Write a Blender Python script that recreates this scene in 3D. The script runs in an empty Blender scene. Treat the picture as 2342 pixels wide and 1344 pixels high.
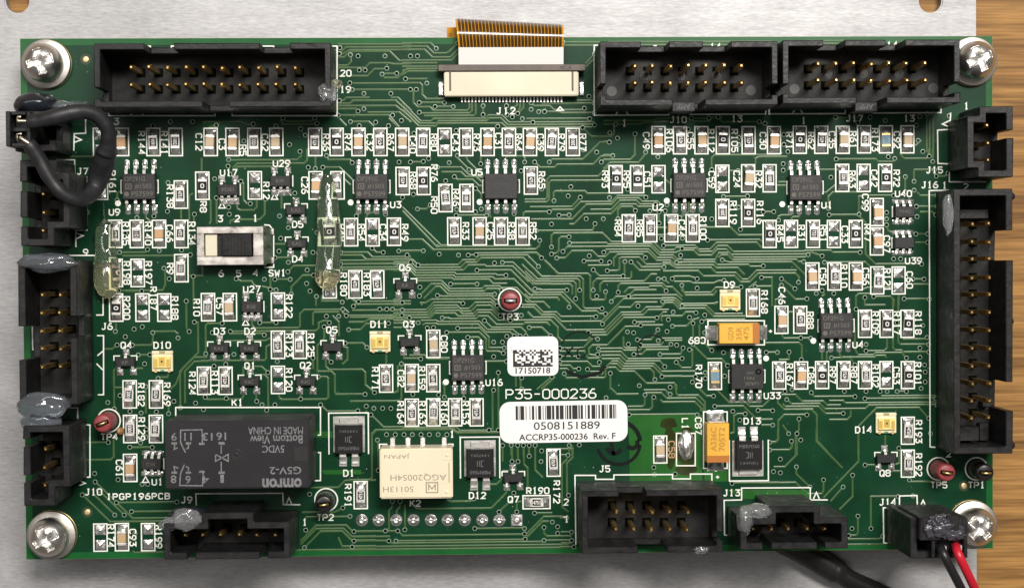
import bpy, bmesh, math, random
from mathutils import Vector, Matrix, Euler, noise

# ------------------------------------------------------------------ camera, world, lamps, exposure
MM = 0.001
scene = bpy.context.scene
CAM_E = (-0.018226939, -0.027820410, -0.006524958)
CAM_C = (-6.365455, 4.575811, 230.12381)
FPX = 3680.0
cam_d = bpy.data.cameras.new('camera')
cam = bpy.data.objects.new('camera', cam_d)
scene.collection.objects.link(cam)
cam.location = [c * MM for c in CAM_C]
cam.rotation_euler = CAM_E
cam_d.sensor_width = 36.0
cam_d.lens = FPX / 2342.0 * 36.0
cam_d.clip_start = 0.01
cam_d.clip_end = 20.0
scene.camera = cam

world = bpy.data.worlds.new('World')
scene.world = world
world.use_nodes = True
wn = world.node_tree
bg = wn.nodes['Background']
bg.inputs['Color'].default_value = (1.0, 0.96, 0.90, 1)
bg.inputs['Strength'].default_value = 0.125

def area(name, loc, target, sx, sy, watts, col):
    d = bpy.data.lights.new(name, 'AREA')
    d.shape = 'RECTANGLE'; d.size = sx; d.size_y = sy; d.energy = watts; d.color = col
    o = bpy.data.objects.new(name, d); scene.collection.objects.link(o)
    o.location = loc
    o.rotation_euler = (Vector(target) - Vector(loc)).to_track_quat('-Z', 'Y').to_euler()
    return o
area('desk_lamp', (0.13, 0.29, 0.62), (0.02, 0.0, 0.0), 0.30, 0.12, 6.3, (1.0, 0.955, 0.90))
area('glint_lamp', (-0.50, 0.48, 1.60), (0.0, 0.0, 0.0), 1.2, 0.25, 7.0, (1.0, 0.96, 0.92))  # added lamp for extra glints on solder and leads, not a seen fixture

vs = scene.view_settings
vs.view_transform = 'Standard'; vs.look = 'None'; vs.gamma = 1.0; vs.exposure = 0.0
vs.use_curve_mapping = False
scene.cycles.max_bounces = 8
scene.cycles.caustics_reflective = False

random.seed(7)
RM = Euler(CAM_E, 'XYZ').to_matrix()
CC = Vector(CAM_C)

def U(px, py, z=0.0):
    """photograph pixel at height z (mm above the board face) -> x, y in mm"""
    d = RM @ Vector(((px - 1171.0) / FPX, -(py - 672.0) / FPX, -1.0))
    t = (z - CC.z) / d.z
    p = CC + d * t
    return p.x, p.y
PXMM = 16.0

# ------------------------------------------------------------------ materials
MATS = {}
def M(name, col, rough=0.5, metal=0.0, var=None, bump=None, spec=0.5, coat=0.0, trans=0.0, ior=1.45,
      rvar=None, stretch=(1, 1, 1), col2=None, sss=0.0, aniso=0.0, emit=None):
    if name in MATS: return MATS[name]
    m = bpy.data.materials.new(name); m.use_nodes = True
    nt = m.node_tree; b = nt.nodes['Principled BSDF']
    b.inputs['Base Color'].default_value = (*col, 1)
    b.inputs['Roughness'].default_value = rough
    b.inputs['Metallic'].default_value = metal
    b.inputs['Specular IOR Level'].default_value = spec
    b.inputs['Coat Weight'].default_value = coat
    b.inputs['Coat Roughness'].default_value = 0.10
    b.inputs['Transmission Weight'].default_value = trans
    b.inputs['IOR'].default_value = ior
    b.inputs['Anisotropic'].default_value = aniso
    if sss:
        b.inputs['Subsurface Weight'].default_value = sss
        b.inputs['Subsurface Radius'].default_value = (0.002, 0.002, 0.002)
        b.inputs['Subsurface Scale'].default_value = 0.5
    if var or bump or rvar:
        tc = nt.nodes.new('ShaderNodeTexCoord'); mp = nt.nodes.new('ShaderNodeMapping')
        mp.inputs['Scale'].default_value = stretch
        geo = nt.nodes.new('ShaderNodeNewGeometry')
        nt.links.new(geo.outputs['Position'], mp.inputs['Vector'])
        def nz(scale, detail=4.0):
            n = nt.nodes.new('ShaderNodeTexNoise')
            n.inputs['Scale'].default_value = scale; n.inputs['Detail'].default_value = detail
            nt.links.new(mp.outputs['Vector'], n.inputs['Vector'])
            return n
        if var:
            n = nz(var[0]); r = nt.nodes.new('ShaderNodeMix'); r.data_type = 'RGBA'
            k = var[1]; c2 = col2 or tuple(min(1, c * (1 + k)) for c in col)
            c1 = tuple(max(0, c * (1 - k)) for c in col) if not col2 else col
            rp = nt.nodes.new('ShaderNodeMapRange')
            rp.inputs['From Min'].default_value = 0.3; rp.inputs['From Max'].default_value = 0.7
            nt.links.new(n.outputs['Fac'], rp.inputs['Value'])
            nt.links.new(rp.outputs['Result'], r.inputs['Factor'])
            r.inputs['A'].default_value = (*c1, 1); r.inputs['B'].default_value = (*c2, 1)
            nt.links.new(r.outputs['Result'], b.inputs['Base Color'])
        if rvar:
            n = nz(rvar[0]); rp = nt.nodes.new('ShaderNodeMapRange')
            rp.inputs['From Min'].default_value = 0.3; rp.inputs['From Max'].default_value = 0.7
            rp.inputs['To Min'].default_value = rvar[1]; rp.inputs['To Max'].default_value = rvar[2]
            nt.links.new(n.outputs['Fac'], rp.inputs['Value'])
            nt.links.new(rp.outputs['Result'], b.inputs['Roughness'])
        if bump:
            n = nz(bump[0]); bp = nt.nodes.new('ShaderNodeBump')
            bp.inputs['Strength'].default_value = bump[1]; bp.inputs['Distance'].default_value = bump[2] * MM
            nt.links.new(n.outputs['Fac'], bp.inputs['Height'])
            nt.links.new(bp.outputs['Normal'], b.inputs['Normal'])
    MATS[name] = m
    return m

mask_dark = M('solder_mask_over_plane', (0.0045, 0.0375, 0.0155), 0.27, var=(220, 0.22), bump=(900, 0.08, 0.03), spec=0.25)
mask_light = M('solder_mask_bare_edge', (0.008, 0.095, 0.022), 0.30, var=(220, 0.15), spec=0.3)
mask_pour = M('solder_mask_over_pour', (0.016, 0.100, 0.016), 0.30, var=(260, 0.2), spec=0.3)
fr4 = M('laminate_edge', (0.30, 0.33, 0.12), 0.6, var=(900, 0.2))
trace_m = M('solder_mask_over_copper', (0.048, 0.100, 0.030), 0.32, var=(500, 0.18), spec=0.50)
ring_m = M('via_ring', (0.30, 0.40, 0.30), 0.35, metal=0.2)
hole_shade = M('bore_disc', (0.002, 0.003, 0.002), 0.8, spec=0.03)  # near-black colour stands in for the shade inside holes and hollows
hole_g = M('tented_via', (0.004, 0.026, 0.013), 0.5, spec=0.2)
silk = M('white_ink', (0.80, 0.81, 0.74), 0.6, var=(1500, 0.08))
silk_stain = M('stained_ink', (0.42, 0.26, 0.13), 0.6)
solder = M('solder', (0.86, 0.85, 0.82), 0.30, metal=0.92, rvar=(1500, 0.18, 0.42), bump=(1500, 0.9, 0.12), var=(900, 0.14))
tin = M('tinned_metal', (0.84, 0.82, 0.78), 0.38, metal=0.82, bump=(2500, 0.5, 0.04), rvar=(2000, 0.30, 0.48))
pad_m = M('tinned_pad', (0.44, 0.43, 0.41), 0.50, metal=1.0, bump=(1200, 0.6, 0.06), var=(500, 0.3))
ceramic = M('white_ceramic', (0.66, 0.64, 0.60), 0.5, var=(1500, 0.12))
overcoat = M('resistor_overcoat', (0.008, 0.0078, 0.0078), 0.5, var=(1500, 0.3), spec=0.2)
blue_coat = M('blue_overcoat', (0.14, 0.25, 0.32), 0.45, var=(1500, 0.2))
mlcc = M('capacitor_ceramic', (0.51, 0.350, 0.195), 0.5, var=(30, 0.2), bump=(2500, 0.2, 0.02))
mlcc2 = M('capacitor_ceramic_orange', (0.50, 0.31, 0.160), 0.5, var=(30, 0.15))
mlcc3 = M('capacitor_ceramic_grey', (0.48, 0.365, 0.235), 0.5, var=(30, 0.15))
gold_edge = M('gold_terminal', (0.85, 0.62, 0.28), 0.35, metal=0.8)
white_mark = M('white_marking', (0.78, 0.78, 0.76), 0.6)
mould = M('mould_compound', (0.020, 0.019, 0.020), 0.55, var=(3000, 0.25), bump=(3500, 0.45, 0.03))
mould2 = M('mould_compound_plain', (0.018, 0.0175, 0.018), 0.5, var=(3000, 0.2), bump=(3500, 0.3, 0.02), spec=0.4)
laser = M('laser_marking', (0.125, 0.118, 0.100), 0.7)
laser2 = M('laser_marking_pale', (0.12, 0.12, 0.12), 0.7)
blackp = M('black_nylon', (0.0075, 0.0075, 0.008), 0.44, var=(650, 0.5), col2=(0.016, 0.016, 0.017), bump=(1600, 0.7, 0.06), rvar=(700, 0.30, 0.55), spec=0.36)
blackp2 = M('black_nylon_floor', (0.014, 0.0135, 0.013), 0.5, var=(900, 0.4), bump=(1400, 0.4, 0.04), spec=0.25)
rubber = M('heat_shrink', (0.017, 0.017, 0.019), 0.48, var=(700, 0.3), bump=(1100, 0.5, 0.06))
gold = M('gold_plate', (0.84, 0.56, 0.20), 0.27, metal=0.96, var=(1200, 0.15), bump=(2500, 0.3, 0.03))
steel = M('plated_steel', (0.72, 0.70, 0.67), 0.36, metal=1.0, rvar=(300, 0.30, 0.42))
washer_m = M('washer_steel', (0.52, 0.495, 0.455), 0.45, metal=1.0, bump=(1500, 0.5, 0.03), var=(300, 0.15))
brass_m = M('plated_ring', (0.80, 0.60, 0.26), 0.35, metal=1.0)
cream = M('cream_plastic', (0.66, 0.61, 0.46), 0.45, var=(160, 0.07), bump=(1200, 0.15, 0.03))
ivory = M('ivory_relay_plastic', (0.74, 0.65, 0.475), 0.42, var=(160, 0.06), bump=(1200, 0.15, 0.03))
ivory_mark = M('grey_relay_print', (0.28, 0.235, 0.18), 0.6)
brown_p = M('brown_actuator', (0.105, 0.082, 0.066), 0.5, var=(500, 0.25), stretch=(1, 0.2, 1))
relay_b = M('dark_relay_plastic', (0.019, 0.0185, 0.020), 0.42, var=(250, 0.15), bump=(2500, 0.35, 0.03), spec=0.3)
relay_t = M('grey_relay_ink', (0.165, 0.165, 0.175), 0.6, var=(2500, 0.35))
tant = M('tantalum_epoxy', (0.71, 0.385, 0.045), 0.42, var=(300, 0.10), bump=(1800, 0.25, 0.03))
tant_b = M('tantalum_band', (0.42, 0.145, 0.022), 0.45)
tant_t = M('tantalum_marking', (0.43, 0.20, 0.02), 0.6)
led_body = M('led_cream', (0.76, 0.69, 0.47), 0.4, var=(500, 0.08))
led_lens = M('led_yellow_lens', (0.84, 0.66, 0.24), 0.18, coat=0.4, var=(900, 0.12))
led_gold = M('led_gold_pad', (0.86, 0.60, 0.16), 0.3, metal=0.6)
red_bead = M('red_bead', (0.27, 0.045, 0.050), 0.40, var=(600, 0.15), bump=(1500, 0.3, 0.05))
black_bead = M('black_bead', (0.014, 0.014, 0.014), 0.30, bump=(1500, 0.3, 0.05))
paper = M('white_label_paper', (0.78, 0.77, 0.75), 0.50, var=(120, 0.03))
ink = M('black_ink', (0.012, 0.012, 0.012), 0.6)
stamp_ink = M('stamp_ink', (0.003, 0.006, 0.005), 0.5, spec=0.15)
kapton = M('amber_film', (0.56, 0.255, 0.012), 0.16, coat=0.5, var=(400, 0.12))
kap_line = M('film_conductor', (0.055, 0.027, 0.008), 0.22, coat=0.4)
stiff = M('white_stiffener', (0.72, 0.70, 0.68), 0.5)
glue_milk = M('milky_glue', (0.62, 0.68, 0.76), 0.06, trans=0.90, ior=1.22, coat=1.0, bump=(120, 0.2, 0.3))
glue_pale = M('pale_glue', (0.80, 0.82, 0.83), 0.06, trans=0.88, ior=1.22, coat=1.0, bump=(250, 0.4, 0.3))
glue_dark = M('dark_glue', (0.020, 0.024, 0.032), 0.18, trans=0.2, bump=(500, 0.4, 0.1))
glue_clear = M('clear_glue', (0.90, 0.96, 0.80), 0.01, trans=0.975, ior=1.24, coat=1.0, bump=(150, 0.25, 0.3))
glue_amber = M('amber_glue', (0.93, 0.89, 0.66), 0.02, trans=0.94, ior=1.24, coat=1.0, bump=(150, 0.25, 0.3))
red_wire = M('red_pvc', (0.50, 0.012, 0.028), 0.36, bump=(900, 0.2, 0.04))
black_wire = M('black_pvc', (0.014, 0.014, 0.015), 0.36, bump=(900, 0.2, 0.04))
diode_m = M('diode_mould', (0.009, 0.009, 0.0095), 0.5, bump=(3500, 0.3, 0.02), spec=0.25)
flux = M('dried_flux', (0.024, 0.034, 0.007), 0.2, spec=0.5, var=(400, 0.4))
rust = M('flux_residue', (0.35, 0.17, 0.05), 0.3, trans=0.2)

# brushed aluminium: fine horizontal streaks in roughness and relief
def brushed():
    m = bpy.data.materials.new('brushed_aluminium'); m.use_nodes = True
    nt = m.node_tree; b = nt.nodes['Principled BSDF']
    b.inputs['Metallic'].default_value = 0.86
    geo = nt.nodes.new('ShaderNodeNewGeometry')
    def chain(sc, detail, rough=0.6):
        mp = nt.nodes.new('ShaderNodeMapping'); mp.inputs['Scale'].default_value = sc
        nt.links.new(geo.outputs['Position'], mp.inputs['Vector'])
        n = nt.nodes.new('ShaderNodeTexNoise'); n.inputs['Scale'].default_value = 1.0
        n.inputs['Detail'].default_value = detail; n.inputs['Roughness'].default_value = rough
        nt.links.new(mp.outputs['Vector'], n.inputs['Vector'])
        return n.outputs['Fac']
    fine = chain((700, 3600, 100), 6, 0.7)
    mid = chain((90, 900, 50), 5)
    blot = chain((35, 60, 30), 4)
    rp = nt.nodes.new('ShaderNodeMapRange')
    rp.inputs['From Min'].default_value = 0.3; rp.inputs['From Max'].default_value = 0.7
    rp.inputs['To Min'].default_value = 0.60; rp.inputs['To Max'].default_value = 0.66
    nt.links.new(mid, rp.inputs['Value']); nt.links.new(rp.outputs['Result'], b.inputs['Roughness'])
    mx = nt.nodes.new('ShaderNodeMix'); mx.data_type = 'RGBA'
    mx.inputs['A'].default_value = (0.27, 0.268, 0.270, 1); mx.inputs['B'].default_value = (0.54, 0.535, 0.540, 1)
    ad = nt.nodes.new('ShaderNodeMath'); ad.operation = 'MULTIPLY_ADD'
    ad.inputs[1].default_value = 0.6
    nt.links.new(fine, ad.inputs[0])
    ml = nt.nodes.new('ShaderNodeMath'); ml.operation = 'MULTIPLY'; ml.inputs[1].default_value = 0.4
    nt.links.new(blot, ml.inputs[0]); nt.links.new(ml.outputs[0], ad.inputs[2])
    rr = nt.nodes.new('ShaderNodeMapRange')
    rr.inputs['From Min'].default_value = 0.3; rr.inputs['From Max'].default_value = 0.7
    nt.links.new(ad.outputs[0], rr.inputs['Value'])
    nt.links.new(rr.outputs['Result'], mx.inputs['Factor']); nt.links.new(mx.outputs['Result'], b.inputs['Base Color'])
    bp = nt.nodes.new('ShaderNodeBump'); bp.inputs['Strength'].default_value = 0.6; bp.inputs['Distance'].default_value = 0.03 * MM
    nt.links.new(fine, bp.inputs['Height']); nt.links.new(bp.outputs['Normal'], b.inputs['Normal'])
    return m
alu = brushed()

def oak():
    m = bpy.data.materials.new('oak_laminate'); m.use_nodes = True
    nt = m.node_tree; b = nt.nodes['Principled BSDF']
    b.inputs['Roughness'].default_value = 0.55
    b.inputs['Specular IOR Level'].default_value = 0.2
    geo = nt.nodes.new('ShaderNodeNewGeometry')
    def chain(sc, detail, dist=0.0):
        mp = nt.nodes.new('ShaderNodeMapping'); mp.inputs['Scale'].default_value = sc
        nt.links.new(geo.outputs['Position'], mp.inputs['Vector'])
        n = nt.nodes.new('ShaderNodeTexNoise'); n.inputs['Scale'].default_value = 1.0
        n.inputs['Detail'].default_value = detail; n.inputs['Distortion'].default_value = dist
        nt.links.new(mp.outputs['Vector'], n.inputs['Vector'])
        return n.outputs['Fac']
    big = chain((20, 560, 10), 5, 0.6)
    fib = chain((110, 2600, 10), 5)
    cr = nt.nodes.new('ShaderNodeValToRGB')
    e = cr.color_ramp.elements
    e[0].position = 0.30; e[0].color = (0.165, 0.080, 0.025, 1)
    e[1].position = 0.70; e[1].color = (0.385, 0.205, 0.065, 1)
    k = e.new(0.44); k.color = (0.27, 0.138, 0.042, 1)
    k = e.new(0.52); k.color = (0.345, 0.180, 0.056, 1)
    nt.links.new(big, cr.inputs['Fac'])
    mx = nt.nodes.new('ShaderNodeMix'); mx.data_type = 'RGBA'; mx.blend_type = 'MULTIPLY'
    rp = nt.nodes.new('ShaderNodeMapRange')
    rp.inputs['From Min'].default_value = 0.35; rp.inputs['From Max'].default_value = 0.65
    rp.inputs['To Min'].default_value = 0.66; rp.inputs['To Max'].default_value = 1.12
    nt.links.new(fib, rp.inputs['Value'])
    mx.inputs['Factor'].default_value = 1.0
    nt.links.new(cr.outputs['Color'], mx.inputs['A']); nt.links.new(rp.outputs['Result'], mx.inputs['B'])
    nt.links.new(mx.outputs['Result'], b.inputs['Base Color'])
    bp = nt.nodes.new('ShaderNodeBump'); bp.inputs['Strength'].default_value = 0.25; bp.inputs['Distance'].default_value = 0.05 * MM
    nt.links.new(fib, bp.inputs['Height']); nt.links.new(bp.outputs['Normal'], b.inputs['Normal'])
    return m
wood = oak()

# ------------------------------------------------------------------ mesh builder (all lengths in mm)
class MB:
    def __init__(s): s.v = []; s.f = []; s.sm = []
    def add(s, vs, fs, smooth=False):
        n = len(s.v); s.v += [tuple(v) for v in vs]
        for f in fs: s.f.append([i + n for i in f]); s.sm.append(smooth)
        return s
    def prism(s, poly, z0, z1, bottom=True):
        n = len(poly)
        a = sum(poly[i][0] * poly[(i + 1) % n][1] - poly[(i + 1) % n][0] * poly[i][1] for i in range(n))
        if a < 0: poly = poly[::-1]
        vs = [(x, y, z0) for x, y in poly] + [(x, y, z1) for x, y in poly]
        fs = [[i, (i + 1) % n, n + (i + 1) % n, n + i] for i in range(n)] + [list(range(n, 2 * n))]
        if bottom: fs.append(list(range(n))[::-1])
        return s.add(vs, fs)
    def box(s, x0, x1, y0, y1, z0, z1):
        return s.prism([(x0, y0), (x1, y0), (x1, y1), (x0, y1)], z0, z1)
    def taper(s, x0, x1, y0, y1, z0, z1, t):
        vs = [(x0, y0, z0), (x1, y0, z0), (x1, y1, z0), (x0, y1, z0),
              (x0 + t, y0 + t, z1), (x1 - t, y0 + t, z1), (x1 - t, y1 - t, z1), (x0 + t, y1 - t, z1)]
        return s.add(vs, [[0, 1, 5, 4], [1, 2, 6, 5], [2, 3, 7, 6], [3, 0, 4, 7], [4, 5, 6, 7], [3, 2, 1, 0]])
    def lathe(s, prof, cx=0, cy=0, n=32, smooth=True, cap=False):
        vs = []; fs = []
        for r, z in prof:
            for i in range(n):
                a = 2 * math.pi * i / n
                vs.append((cx + r * math.cos(a), cy + r * math.sin(a), z))
        for k in range(len(prof) - 1):
            for i in range(n):
                j = (i + 1) % n
                fs.append([k * n + i, k * n + j, (k + 1) * n + j, (k + 1) * n + i])
        if cap: fs.append([(len(prof) - 1) * n + i for i in range(n)])
        return s.add(vs, fs, smooth)
    def disc(s, cx, cy, r, z, n=12):
        return s.add([(cx + r * math.cos(2 * math.pi * i / n), cy + r * math.sin(2 * math.pi * i / n), z) for i in range(n)], [list(range(n))])
    def ribbon(s, pts, w, z, closed=False, h=0.0, top=None):
        """flat (or trapezoid if top given) strip with mitred corners"""
        P = [Vector(p[:2]) for p in pts]; n = len(P)
        if n < 2: return s
        L = []
        for i in range(n):
            a = P[i] - P[i - 1] if (i > 0 or closed) else None
            b = P[(i + 1) % n] - P[i] if (i < n - 1 or closed) else None
            if a is not None and a.length < 1e-6: a = None
            if b is not None and b.length < 1e-6: b = None
            if a is None and b is None: return s
            da = a.normalized() if a is not None else b.normalized()
            db = b.normalized() if b is not None else da
            t = da + db
            t = t.normalized() if t.length > 1e-4 else da
            nrm = Vector((-t.y, t.x)); c = max(0.35, nrm.dot(Vector((-da.y, da.x))))
            L.append((P[i], nrm / c))
        m = n if closed else n - 1
        if top is None:
            vs = []
            for p, q in L: vs += [(p.x + q.x * w / 2, p.y + q.y * w / 2, z), (p.x - q.x * w / 2, p.y - q.y * w / 2, z)]
            fs = [[2 * i, 2 * i + 1, 2 * ((i + 1) % n) + 1, 2 * ((i + 1) % n)] for i in range(m)]
            s.add(vs, fs)
        else:
            vs = []
            for p, q in L:
                for k, zz in ((w / 2, z), (top / 2, z + h), (-top / 2, z + h), (-w / 2, z)):
                    vs.append((p.x + q.x * k, p.y + q.y * k, zz))
            fs = []
            for i in range(m):
                j = (i + 1) % n
                for k in range(3): fs.append([4 * i + k, 4 * i + k + 1, 4 * j + k + 1, 4 * j + k])
            s.add(vs, fs)
        return s
    def tube(s, path, rad, n=14, zs=1.0, cap=True):
        P = [Vector(p) for p in path]; vs = []; fs = []
        up = Vector((0, 0, 1)); prev = None
        for i, p in enumerate(P):
            d = (P[min(i + 1, len(P) - 1)] - P[max(i - 1, 0)]).normalized()
            if prev is None:
                x = d.cross(up)
                if x.length < 1e-3: x = d.cross(Vector((1, 0, 0)))
            else:
                x = prev - d * prev.dot(d)
            x.normalize(); prev = x; y = d.cross(x).normalized()
            r = rad[i] if isinstance(rad, (list, tuple)) else rad
            for k in range(n):
                a = 2 * math.pi * k / n
                o = x * math.cos(a) * r + y * math.sin(a) * r
                vs.append((p.x + o.x, p.y + o.y, p.z + o.z * zs))
        for i in range(len(P) - 1):
            for k in range(n):
                j = (k + 1) % n
                fs.append([i * n + k, i * n + j, (i + 1) * n + j, (i + 1) * n + k])
        if cap:
            fs.append(list(range(n))[::-1]); fs.append([(len(P) - 1) * n + k for k in range(n)])
        return s.add(vs, fs, True)
    def mesh(s, name, mat, bevel=0.0, weld=False, seg=1):
        me = bpy.data.meshes.new(name)
        me.from_pydata([(x * MM, y * MM, z * MM) for x, y, z in s.v], [], s.f)
        me.polygons.foreach_set('use_smooth', s.sm)
        if bevel or weld:
            bm = bmesh.new(); bm.from_mesh(me)
            if weld: bmesh.ops.remove_doubles(bm, verts=bm.verts, dist=1e-7)
            if bevel:
                es = [e for e in bm.edges if len(e.link_faces) == 2 and e.calc_face_angle(0) > 0.5]
                bmesh.ops.bevel(bm, geom=es, offset=bevel * MM, segments=seg, affect='EDGES', clamp_overlap=True)
            bmesh.ops.recalc_face_normals(bm, faces=bm.faces)
            bm.to_mesh(me); bm.free()
        me.materials.append(mat)
        return me

def catmull(pts, n=8):
    P = [Vector(p) for p in pts]; out = []
    for i in range(len(P) - 1):
        p0 = P[max(i - 1, 0)]; p1 = P[i]; p2 = P[i + 1]; p3 = P[min(i + 2, len(P) - 1)]
        for k in range(n):
            t = k / n
            out.append(0.5 * ((2 * p1) + (p2 - p0) * t + (2 * p0 - 5 * p1 + 4 * p2 - p3) * t * t + (3 * p1 - p0 - 3 * p2 + p3) * t ** 3))
    out.append(P[-1])
    return out

# ------------------------------------------------------------------ object helpers
COL = scene.collection
def node(name, loc=(0, 0, 0)):
    o = bpy.data.objects.new(name, None); COL.objects.link(o)
    o.location = [c * MM for c in loc]; o.empty_display_size = 0.01
    return o
def tag(o, label, cat=None, group=None, kind=None):
    if label: o['label'] = label
    if cat: o['category'] = cat
    if group: o['group'] = group
    if kind: o['kind'] = kind
    return o
def put(name, me, parent=None, loc=(0, 0, 0), rz=0.0, label=None):
    """loc in mm, relative to the parent (the board root's children are given in board coordinates)"""
    o = bpy.data.objects.new(name, me); COL.objects.link(o)
    l = Vector(loc)
    if parent is not None:
        o.parent = parent
        if parent.get('base_z') is not None: l.z -= parent['base_z']
    o.location = l * MM
    if rz: o.rotation_euler = (0, 0, rz)
    if label: o['label'] = label
    return o

# ------------------------------------------------------------------ lettering
GL = {
 '0': ['1,0 3,0 4,1 4,5 3,6 1,6 0,5 0,1 1,0'], '1': ['1,5 2,6 2,0', '1,0 3,0'],
 '2': ['0,5 1,6 3,6 4,5 4,4 0,0 4,0'], '3': ['0,6 4,6 2,3.6 3,3.6 4,2.6 4,1 3,0 1,0 0,1'],
 '4': ['3,0 3,6 0,2 4,2'], '5': ['4,6 0,6 0,3.5 3,3.5 4,2.5 4,1 3,0 1,0 0,1'],
 '6': ['3.5,6 2,6 0,3 0,1 1,0 3,0 4,1 4,2.4 3,3.4 1,3.4 0,2.6'], '7': ['0,6 4,6 1.5,0'],
 '8': ['1,3.2 0,4 0,5.2 1,6 3,6 4,5.2 4,4 3,3.2 1,3.2 0,2.2 0,1 1,0 3,0 4,1 4,2.2 3,3.2'],
 '9': ['0.5,0 2,0 4,3 4,5 3,6 1,6 0,5 0,3.6 1,2.6 3,2.6 4,3.4'],
 'A': ['0,0 2,6 4,0', '0.8,2 3.2,2'], 'B': ['0,0 0,6 3,6 4,5 4,4 3,3.2 4,2.4 4,1 3,0 0,0', '0,3.2 3,3.2'],
 'C': ['4,5 3,6 1,6 0,5 0,1 1,0 3,0 4,1'], 'D': ['0,0 0,6 2.6,6 4,4.6 4,1.4 2.6,0 0,0'],
 'G': ['4,5 3,6 1,6 0,5 0,1 1,0 3,0 4,1 4,3 2.2,3'], 'I': ['2,0 2,6', '1,0 3,0', '1,6 3,6'],
 'J': ['2,6 4,6', '3,6 3,1 2,0 1,0 0,1'], 'K': ['0,0 0,6', '4,6 0,2.6', '1.4,3.8 4,0'], 'L': ['0,6 0,0 4,0'],
 'P': ['0,0 0,6 3,6 4,5 4,3.8 3,2.8 0,2.8'], 'Q': ['1,0 3,0 4,1 4,5 3,6 1,6 0,5 0,1 1,0', '2.4,1.8 4.2,-0.4'],
 'R': ['0,0 0,6 3,6 4,5 4,3.8 3,2.8 0,2.8', '2,2.8 4,0'], 'S': ['4,5 3,6 1,6 0,5 0,4 1,3.2 3,2.8 4,2 4,1 3,0 1,0 0,1'],
 'T': ['2,0 2,6', '0,6 4,6'], 'U': ['0,6 0,1 1,0 3,0 4,1 4,6'], 'W': ['0,6 0.8,0 2,3.4 3.2,0 4,6'],
 '-': ['0.4,3 3.6,3'], '+': ['0.4,3 3.6,3', '2,1.4 2,4.6'], 'V': ['0,6 2,0 4,6'], '^': ['0,0 2,5 4,0 0,0'], ' ': [],
}
_st = {}
def stroke_text(txt, h, pitch, w, lw=0.17, mat=None):
    key = (txt, h, pitch, w, lw, mat.name if mat else '')
    if key in _st: return _st[key]
    mb = MB(); total = pitch * (len(txt) - 1) + w; k = 0
    for i, ch in enumerate(txt):
        for st in GL.get(ch, []):
            pts = []
            for p in st.split():
                a, b = p.split(',')
                pts.append((i * pitch + float(a) / 4 * w - total / 2, float(b) / 6 * h - h / 2))
            closed = pts[0] == pts[-1]
            mb.ribbon(pts[:-1] if closed else pts, lw, (k % 3) * 0.003, closed=closed); k += 1
    _st[key] = mb.mesh('print_' + txt, mat or silk)
    return _st[key]

_ft = {}
def font_text(txt, w, h, mat, bold=0.0):
    """typeset text, centred, fitted to w x h mm"""
    key = (txt, round(w, 3), round(h, 3), mat.name)
    if key in _ft: return _ft[key]
    c = bpy.data.curves.new('t', 'FONT'); c.body = txt; c.size = 1.0; c.resolution_u = 3; c.offset = bold
    o = bpy.data.objects.new('t', c); COL.objects.link(o)
    dg = bpy.context.evaluated_depsgraph_get()
    me = bpy.data.meshes.new_from_object(o.evaluated_get(dg))
    bpy.data.objects.remove(o); bpy.data.curves.remove(c)
    xs = [v.co.x for v in me.vertices]; ys = [v.co.y for v in me.vertices]
    x0, x1, y0, y1 = min(xs), max(xs), min(ys), max(ys)
    for v in me.vertices:
        v.co.x = ((v.co.x - x0) / (x1 - x0) - 0.5) * w * MM
        v.co.y = ((v.co.y - y0) / (y1 - y0) - 0.5) * h * MM
        v.co.z = 0
    me.materials.clear(); me.materials.append(mat)
    me.name = 'lettering'
    _ft[key] = me
    return me

# ------------------------------------------------------------------ desk, plate, board
BW, BH, BT = 138.8, 73.84, 1.6
PLATE_Z = -9.4          # top face of the plate
PLATE_T = 2.0
ZW = PLATE_Z - PLATE_T
desk = put('desk', MB().box(-400, 400, -300, 300, ZW - 25, ZW).mesh('desk', wood))
desk['kind'] = 'structure'

# plate with two round-ended slots cut through it near its far edge
def plate_mesh():
    xr, _ = U(2234, 672, PLATE_Z)
    holes = [U(39.5, 3, PLATE_Z), U(2128, 3, PLATE_Z)]
    r = 26 / 15.3
    y1 = BH / 2 + 30; y0 = -BH / 2 - 60; x0 = -BW / 2 - 40
    bm = bmesh.new()
    def loop(pts, z): return [bm.verts.new((x * MM, y * MM, z * MM)) for x, y in pts]
    outer = [(x0, y0), (xr, y0), (xr, y1), (x0, y1)]
    hl = []
    for hx, hy in holes:
        pts = []
        for i in range(25): a = math.pi + math.pi * i / 24; pts.append((hx + r * math.cos(a), hy + r * math.sin(a)))
        for i in range(25): a = math.pi * i / 24; pts.append((hx + r * math.cos(a), hy + 4.5 + r * math.sin(a)))
        hl.append(pts)
    tops = []
    for poly in [outer] + hl:
        t = loop(poly, PLATE_Z); b = loop(poly, PLATE_Z - PLATE_T); n = len(poly)
        te = []
        for i in range(n):
            te.append(bm.edges.new((t[i], t[(i + 1) % n])))
            bm.faces.new((t[i], t[(i + 1) % n], b[(i + 1) % n], b[i]))
        tops += te
    bmesh.ops.triangle_fill(bm, edges=tops, use_beauty=True)
    bmesh.ops.recalc_face_normals(bm, faces=bm.faces)
    es = [e for e in bm.edges if len(e.link_faces) == 2 and e.calc_face_angle(0) > 0.7 and abs(e.verts[0].co.z - PLATE_Z * MM) < 1e-6 and abs(e.verts[1].co.z - PLATE_Z * MM) < 1e-6]
    bmesh.ops.bevel(bm, geom=es, offset=0.2 * MM, segments=2, affect='EDGES')
    me = bpy.data.meshes.new('plate'); bm.to_mesh(me); bm.free(); me.materials.append(alu)
    return me
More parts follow.
